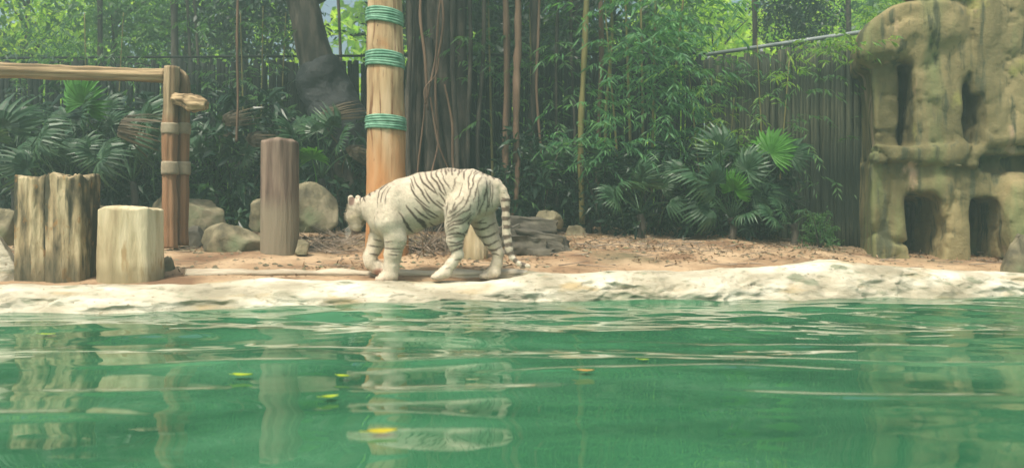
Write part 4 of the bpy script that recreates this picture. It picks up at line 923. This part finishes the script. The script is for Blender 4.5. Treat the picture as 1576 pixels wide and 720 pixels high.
# ------------------------------------------------------------------ bamboo clumps with drooping sprays
def spray(P, Dv, r, n=14, L=0.14, W=0.022, length=0.5):
    """a drooping twig with leaves on both sides; returns leaf positions and directions"""
    Dv = Dv/np.linalg.norm(Dv); t_ = np.sort(r.uniform(0.1, 1, n))[:, None]
    pts = P+Dv*t_*length+np.array([0, 0, -0.45])*(t_**2)*length
    tang = Dv+np.array([0, 0, -0.9])*t_; side = np.cross(Dv, [0, 0, 1.0]); side /= np.linalg.norm(side)+1e-9
    sg = np.where(np.arange(n) % 2, 1, -1)[:, None]
    return pts, tang*0.7+side*sg*0.75+np.array([0, 0, -0.35])+r.normal(size=(n, 3))*0.15
def bamboo(name, label, px, Y, culms, sprays, mat, seed, L=0.15, W=0.024, cat='bamboo', length=0.5, nl=14):
    X0 = fx(px, Y); b0 = np.array([X0, Y, gp(X0, Y)]); r = np.random.default_rng(seed)
    root = tag(empty(name, b0), label, cat)
    for (p0, p1, q1, rad) in (culms if name != 'creeper' else []):
        a = Acc(); e = np.array(at(p1, q1, Y+r.normal()*0.15))-b0; s = np.array([fx(p0, Y)-X0, r.normal()*0.1, -0.1])
        trunk_acc(a, [s, s*0.6+e*0.4+np.array([0, 0, 0.1]), e], [rad, rad*0.9, rad*0.55], n=7, m=14, noise=0.001); link('culm', a.mesh('culm', M['culm']), root)
    P, D = [], []
    for (p, q_, sx, sy, n) in sprays:
        for _ in range(n):
            qx = p+r.normal()*sx; qy = q_+r.normal()*sy; yy = Y+r.normal()*0.35-0.1
            d = np.array([r.normal(), -0.5+r.normal()*0.5, 0.25+r.normal()*0.3])
            pp, dd = spray(np.array(at(qx, qy, yy))-b0, d, r, nl, L, W, length); P.append(pp); D.append(dd)
    V, T = leaves(np.concatenate(P), np.concatenate(D), L, W, r, 0.12, 0.8)
    link('foliage', mesh_np('foliage', V, None, False, mat, T), root)
    return root
bamboo('bamboo_clump', 'large green bamboo with drooping leaf sprays in the middle, left of the bamboo screen', 985, 10.6,
       [(975, 960, -80, 0.022), (1000, 1010, -80, 0.02), (1015, 1060, -80, 0.02), (960, 925, -60, 0.016), (990, 985, -80, 0.02)],
       [(1000, 10, 60, 25, 50), (985, 80, 60, 30, 55), (1040, 60, 40, 40, 45), (960, 140, 45, 25, 35), (1020, 150, 40, 30, 40), (930, 210, 40, 22, 30), (985, 230, 40, 20, 28), (880, 250, 35, 18, 16), (1030, 210, 30, 30, 22)], M['leaf_bamboo'], 31)
bamboo('bamboo_clump', 'thin bamboo with small yellow-green leaves climbing in front of the bamboo screen', 1110, 10.5,
       [(1105, 1095, 120, 0.010), (1115, 1130, 150, 0.010), (1080, 1060, 110, 0.012)],
       [(1110, 190, 30, 25, 22), (1075, 140, 22, 25, 14), (1150, 215, 25, 25, 12)], M['leaf_bright'], 32, 0.10, 0.018)
bamboo('bamboo_clump', 'dim bamboo growing among the hanging roots right of the banyan', 790, 11.5,
       [(760, 750, -60, 0.02), (790, 800, -60, 0.02), (820, 815, -60, 0.018)],
       [(740, 60, 40, 40, 26), (800, 110, 50, 50, 30), (860, 60, 40, 40, 30), (760, 190, 40, 40, 14), (880, 160, 30, 40, 20), (720, 120, 20, 40, 14), (840, 260, 40, 20, 14)], M['leaf_mid'], 33)
bamboo('bamboo_clump', 'thin leafy bamboo in front of the dark fence left of the leaning trunk', 400, 12.0,
       [(380, 370, 20, 0.012), (400, 405, 10, 0.012), (425, 440, 20, 0.012)],
       [(330, 130, 40, 30, 16), (400, 150, 40, 40, 26), (440, 60, 40, 35, 20), (350, 40, 50, 30, 20), (300, 200, 30, 30, 8)], M['leaf_mid'], 36, 0.12, 0.024)
bamboo('bamboo_clump', 'thin leafy bamboo behind the palms above the middle of the beam', 150, 12.0,
       [(140, 130, 20, 0.012), (170, 190, 20, 0.012)],
       [(60, 90, 50, 25, 14), (150, 60, 60, 30, 26), (220, 140, 40, 40, 16), (30, 150, 40, 30, 12)], M['leaf_mid'], 37, 0.12, 0.024)
bamboo('climber', 'dark leafy climber covering the slat fence behind the palms at the left', 200, 12.15,
       [(200, 190, 110, 0.012)], [(40, 170, 50, 40, 22), (150, 190, 60, 40, 26), (330, 190, 60, 50, 30), (440, 190, 50, 50, 24), (700, 250, 60, 50, 20)], M['leaf_dark'], 38, 0.12, 0.035, 'climber')
bamboo('bamboo_clump', 'leafy green bamboo hanging in front of the middle of the bamboo screen', 1180, 10.1,
       [(1180, 1165, 60, 0.010), (1190, 1215, 90, 0.010)],
       [(1150, 110, 45, 20, 16), (1230, 130, 30, 30, 12), (1170, 180, 40, 30, 14), (1275, 180, 22, 45, 10), (1250, 270, 25, 30, 8)], M['leaf_mid'], 39, 0.10, 0.02)
bamboo('creeper', 'yellow-green creeper hanging over the end of the grey rail and the cliff edge', 1290, 9.4,
       [(1300, 1290, 90, 0.010)], [(1285, 68, 25, 8, 22), (1320, 72, 22, 10, 18), (1262, 85, 25, 12, 16), (1215, 105, 20, 14, 8), (1180, 130, 14, 20, 6)], M['leaf_bright'], 34, 0.09, 0.02, 'creeper', 0.25, 10)
bamboo('creeper', 'green creeper growing along the sloping top of the cliff', 1400, 9.6,
       [(1400, 1400, 12, 0.010)], [(1340, 26, 12, 5, 14), (1370, 10, 14, 5, 14), (1405, -6, 14, 5, 12)], M['leaf_bright'], 35, 0.08, 0.02, 'creeper', 0.2, 10)

# ------------------------------------------------------------------ trees beyond the fence
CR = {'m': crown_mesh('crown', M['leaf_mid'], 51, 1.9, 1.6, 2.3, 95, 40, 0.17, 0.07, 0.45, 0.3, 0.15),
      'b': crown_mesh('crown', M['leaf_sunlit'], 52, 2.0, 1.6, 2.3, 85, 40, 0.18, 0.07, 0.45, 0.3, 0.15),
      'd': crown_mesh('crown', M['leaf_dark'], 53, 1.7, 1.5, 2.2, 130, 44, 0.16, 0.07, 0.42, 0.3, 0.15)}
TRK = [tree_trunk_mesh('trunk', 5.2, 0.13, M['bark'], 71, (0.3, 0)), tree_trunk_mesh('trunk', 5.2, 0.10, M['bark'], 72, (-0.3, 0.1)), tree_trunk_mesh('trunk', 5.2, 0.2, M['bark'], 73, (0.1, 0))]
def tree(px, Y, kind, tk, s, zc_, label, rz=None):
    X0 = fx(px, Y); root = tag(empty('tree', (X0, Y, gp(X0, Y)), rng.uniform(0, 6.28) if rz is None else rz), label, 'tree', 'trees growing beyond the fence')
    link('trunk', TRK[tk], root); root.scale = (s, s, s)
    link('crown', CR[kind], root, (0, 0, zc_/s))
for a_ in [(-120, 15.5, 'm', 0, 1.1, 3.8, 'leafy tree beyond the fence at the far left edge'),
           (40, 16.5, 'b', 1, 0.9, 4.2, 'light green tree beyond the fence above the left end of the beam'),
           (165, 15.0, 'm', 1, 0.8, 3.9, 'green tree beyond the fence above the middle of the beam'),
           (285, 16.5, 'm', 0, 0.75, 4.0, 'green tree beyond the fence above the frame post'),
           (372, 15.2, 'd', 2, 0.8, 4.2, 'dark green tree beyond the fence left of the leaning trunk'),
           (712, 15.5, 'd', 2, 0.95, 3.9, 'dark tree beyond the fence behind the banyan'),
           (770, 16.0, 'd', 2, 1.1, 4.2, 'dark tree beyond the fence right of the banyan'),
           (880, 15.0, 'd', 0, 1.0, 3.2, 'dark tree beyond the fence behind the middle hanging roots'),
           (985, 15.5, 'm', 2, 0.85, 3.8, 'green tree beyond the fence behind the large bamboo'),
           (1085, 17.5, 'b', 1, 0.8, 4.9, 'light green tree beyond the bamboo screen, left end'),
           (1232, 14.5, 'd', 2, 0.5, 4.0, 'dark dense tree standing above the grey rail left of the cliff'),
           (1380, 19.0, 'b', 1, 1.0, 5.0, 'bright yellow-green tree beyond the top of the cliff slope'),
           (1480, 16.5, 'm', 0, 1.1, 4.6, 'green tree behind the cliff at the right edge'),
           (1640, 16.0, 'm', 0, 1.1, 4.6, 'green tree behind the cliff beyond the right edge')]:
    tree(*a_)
# slender stems beyond the fence
for (p0, p1, Y, rad, lab) in [(300, 278, 14.0, 0.03, 'left of two thin leaning stems beyond the fence above the frame post'), (318, 285, 14.1, 0.028, 'right of two thin leaning stems beyond the fence above the frame post'), (150, 152, 14.0, 0.05, 'straight dark stem beyond the fence above the middle of the beam'), (268, 264, 13.8, 0.07, 'dark upright trunk beyond the fence just above the frame post'),
                              (530, 512, 14.2, 0.03, 'thin stem in the bright gap between leaning trunk and roped pole'), (1160, 1158, 13.5, 0.05, 'dark stem above the left half of the grey rail'), (1308, 1300, 14.2, 0.05, 'dark stem above the right end of the grey rail')]:
    a = Acc(); b0 = np.array([fx(p0, Y), Y, gp(fx(p0, Y), Y)])
    trunk_acc(a, [np.array([0, 0, -0.2]), np.array(at((p0+p1)/2+3, 80, Y))-b0, np.array(at(p1, -160, Y))-b0], [rad*1.2, rad, rad*0.8], n=8, m=16, noise=rad*0.2)
    tag(link('sapling', a.mesh('sapling', M['bark']), None, b0), lab, 'tree')
# woods behind: a mass nobody could count
r = np.random.default_rng(99); n = 90000
P = np.stack([r.uniform(-22, 22, n), r.uniform(20.5, 25, n), r.uniform(0.8, 1, n)], -1)
topz = 7.5+3.0*fbm(np.stack([P[:, 0]*0.15, 0*P[:, 0], 0*P[:, 0]], -1), 3); P[:, 2] = 0.8+r.random(n)**0.8*topz
keep = fbm(P*0.55, 3) > -0.05; P = P[keep]
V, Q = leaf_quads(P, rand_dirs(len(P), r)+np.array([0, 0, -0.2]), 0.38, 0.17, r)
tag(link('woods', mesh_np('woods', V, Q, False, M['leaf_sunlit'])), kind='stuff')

# ------------------------------------------------------------------ litter, twigs, floating leaves
r = np.random.default_rng(12); n = 26000
Xl = r.uniform(-6, 6.5, n); Yl_ = r.uniform(7.05, 12.3, n)
dens = 0.04+1.1*fbm(np.stack([Xl*1.3, Yl_*1.6, 0*Xl+3], -1), 3)+0.35*((Yl_ > 8.3))+0.3*((Xl > 0.3) & (Xl < 3) & (Yl_ > 7.5))
k = r.random(n) < dens; Xl = Xl[k]; Yl_ = Yl_[k]; k = Yl_-edge(Xl) > 0.75; Xl = Xl[k]; Yl_ = Yl_[k]
Pl = np.stack([Xl, Yl_, ground(Xl, Yl_)+0.008], -1); D = rand_dirs(len(Pl), r)*np.array([1, 1, 0.25])
V, T = leaves(Pl, D, r.uniform(0.03, 0.09, len(Pl)), r.uniform(0.010, 0.03, len(Pl)), r, -0.1, 2.2)
tag(link('leaf_litter', mesh_np('leaf_litter', V, None, False, M['litter'], T)), kind='stuff')
a = Acc()
def twigs(n, xr, yr, Lr, lift, th=0.004):
    for _ in range(n):
        x = r.uniform(*xr); y = r.uniform(*yr); an = r.uniform(0, 6.28); L = r.uniform(*Lr)
        z = gp(x, y)+0.01; d = np.array([math.cos(an), math.sin(an)*0.7, r.uniform(-0.1, lift)])*L
        p = np.array([x, y, z]); V_, Q_, T_ = tube_vf(resample([p, p+d*0.5+r.normal(size=3)*0.03*L, p+d], 5), np.array([1, .9, .8, .6, .3])*th*r.uniform(0.6, 1.5), 4); a.add(V_, Q_, T_)
twigs(420, (-6, 6), (7.4, 10.5), (0.1, 0.45), 0.15)
twigs(130, (fx(630, 8.3), fx(700, 8.3)), (8.0, 8.8), (0.2, 0.5), 0.8, 0.005)
twigs(130, (fx(460, 8.8), fx(560, 8.8)), (8.3, 9.3), (0.2, 0.5), 0.5)
twigs(60, (fx(900, 8.8), fx(1150, 8.8)), (8.3, 9.4), (0.15, 0.4), 0.3)
tag(link('twig_litter', a.mesh('twig_litter', M['twig'])), kind='stuff')
r2 = np.random.default_rng(77); a = Acc()
for _ in range(1300):      # pebbles and clods
    x = r2.uniform(-5.5, 5.5); y = r2.uniform(7.2, 10); s = r2.uniform(0.008, 0.03)
    if y-float(edge(np.array(x))) < 0.8: continue
    d = np.array([[1, 0, 0], [0, 1, 0], [-1, 0, 0], [0, -1, 0], [0, 0, 0.7], [0.7, 0.7, 0.2], [-0.7, -0.7, 0.3]])*s*r2.uniform(0.7, 1.3, (7, 1))+np.array([x, y, gp(x, y)])
    a.add(d, None, [[0, 5, 4], [5, 1, 4], [1, 2, 4], [2, 6, 4], [6, 3, 4], [3, 0, 4]])
tag(link('pebbles', a.mesh('pebbles', M['boulder'])), kind='stuff')

def floating(px, py, L, W, mat, lab, rz, curl=0.25):
    W *= 0.75; curl *= 0.55
    Y = F*CH/(py-360); X0 = fx(px, Y)
    ts = np.linspace(0, 1, 13); w_ = np.sin(np.pi*ts**0.85)*W/2
    rows = []
    for s in (-1, -0.5, 0, 0.5, 1): rows.append(np.stack([(ts-0.5)*L, s*w_, 0.008+curl*W*abs(s)**1.5*0.5+curl*L*(2*ts-1)**2*0.25*(1 if s else 0.8)], -1))
    P = np.stack(rows, 1)
    me = mesh_np('floating_leaf', P.reshape(-1, 3), grid_faces(13, 5), True, M[mat])
    o = link('floating_leaf', me, None, (X0, Y, 0.004), (0, 0, rz)); tag(o, lab, 'leaf', 'leaves floating on the water')
    a = Acc(); V, Q, T = tube_vf(resample([(-L*0.48, 0, 0.012), (-L*0.6, 0.004, 0.012), (-L*0.72, 0.012, 0.012)], 5), 0.0012, 5); a.add(V, Q, T)
    link('leaf_stalk', a.mesh('leaf_stalk', M[mat]), o)
floating(588, 671, 0.088, 0.075, 'yellow', 'largest floating leaf, orange-yellow, nearest below the tiger reflection', 0.25, 0.3)
floating(373, 582, 0.085, 0.06, 'lime', 'curled yellow-green floating leaf farthest to the left', -0.1, 0.4)
floating(508, 616, 0.060, 0.05, 'lime', 'yellow-green floating leaf left of the largest orange-yellow one', 0.5, 0.4)
floating(528, 583, 0.060, 0.05, 'lime', 'small yellow-green floating leaf just left of the tiger reflection', -0.3, 0.3)
floating(901, 575, 0.075, 0.05, 'orange', 'pale orange floating leaf right of the tiger reflection', -0.1, 0.4)
floating(991, 557, 0.05, 0.035, 'lime', 'tiny thin green floating leaf right of the pale orange one', 0, 0.2)
floating(73, 517, 0.09, 0.05, 'lime', 'faint yellowish floating leaf at the far left near the bank', 0.1, 0.2)

# ------------------------------------------------------------------ haze volume, added in place of the dirty glass veil
DENS = 0.013
hb = np.array([[x, y, z] for x in (-78, 78) for y in (-78, 78) for z in (-2.6, 16)], float)
hq = [[0, 1, 3, 2], [4, 6, 7, 5], [0, 4, 5, 1], [2, 3, 7, 6], [0, 2, 6, 4], [1, 5, 7, 3]]
if DENS > 0:
    mh = bpy.data.materials.new('glass_veil_haze'); mh.use_nodes = True; t = mh.node_tree; t.nodes.clear()
    ou = t.nodes.new('ShaderNodeOutputMaterial'); v = t.nodes.new('ShaderNodeVolumePrincipled'); t.links.new(v.outputs[0], ou.inputs['Volume'])
    v.inputs['Density'].default_value = DENS; v.inputs['Color'].default_value = (0.60, 0.88, 0.77, 1); v.inputs['Anisotropy'].default_value = 0.2
    hz = link('haze', mesh_np('haze', hb, hq, False, mh)); tag(hz, kind='stuff')
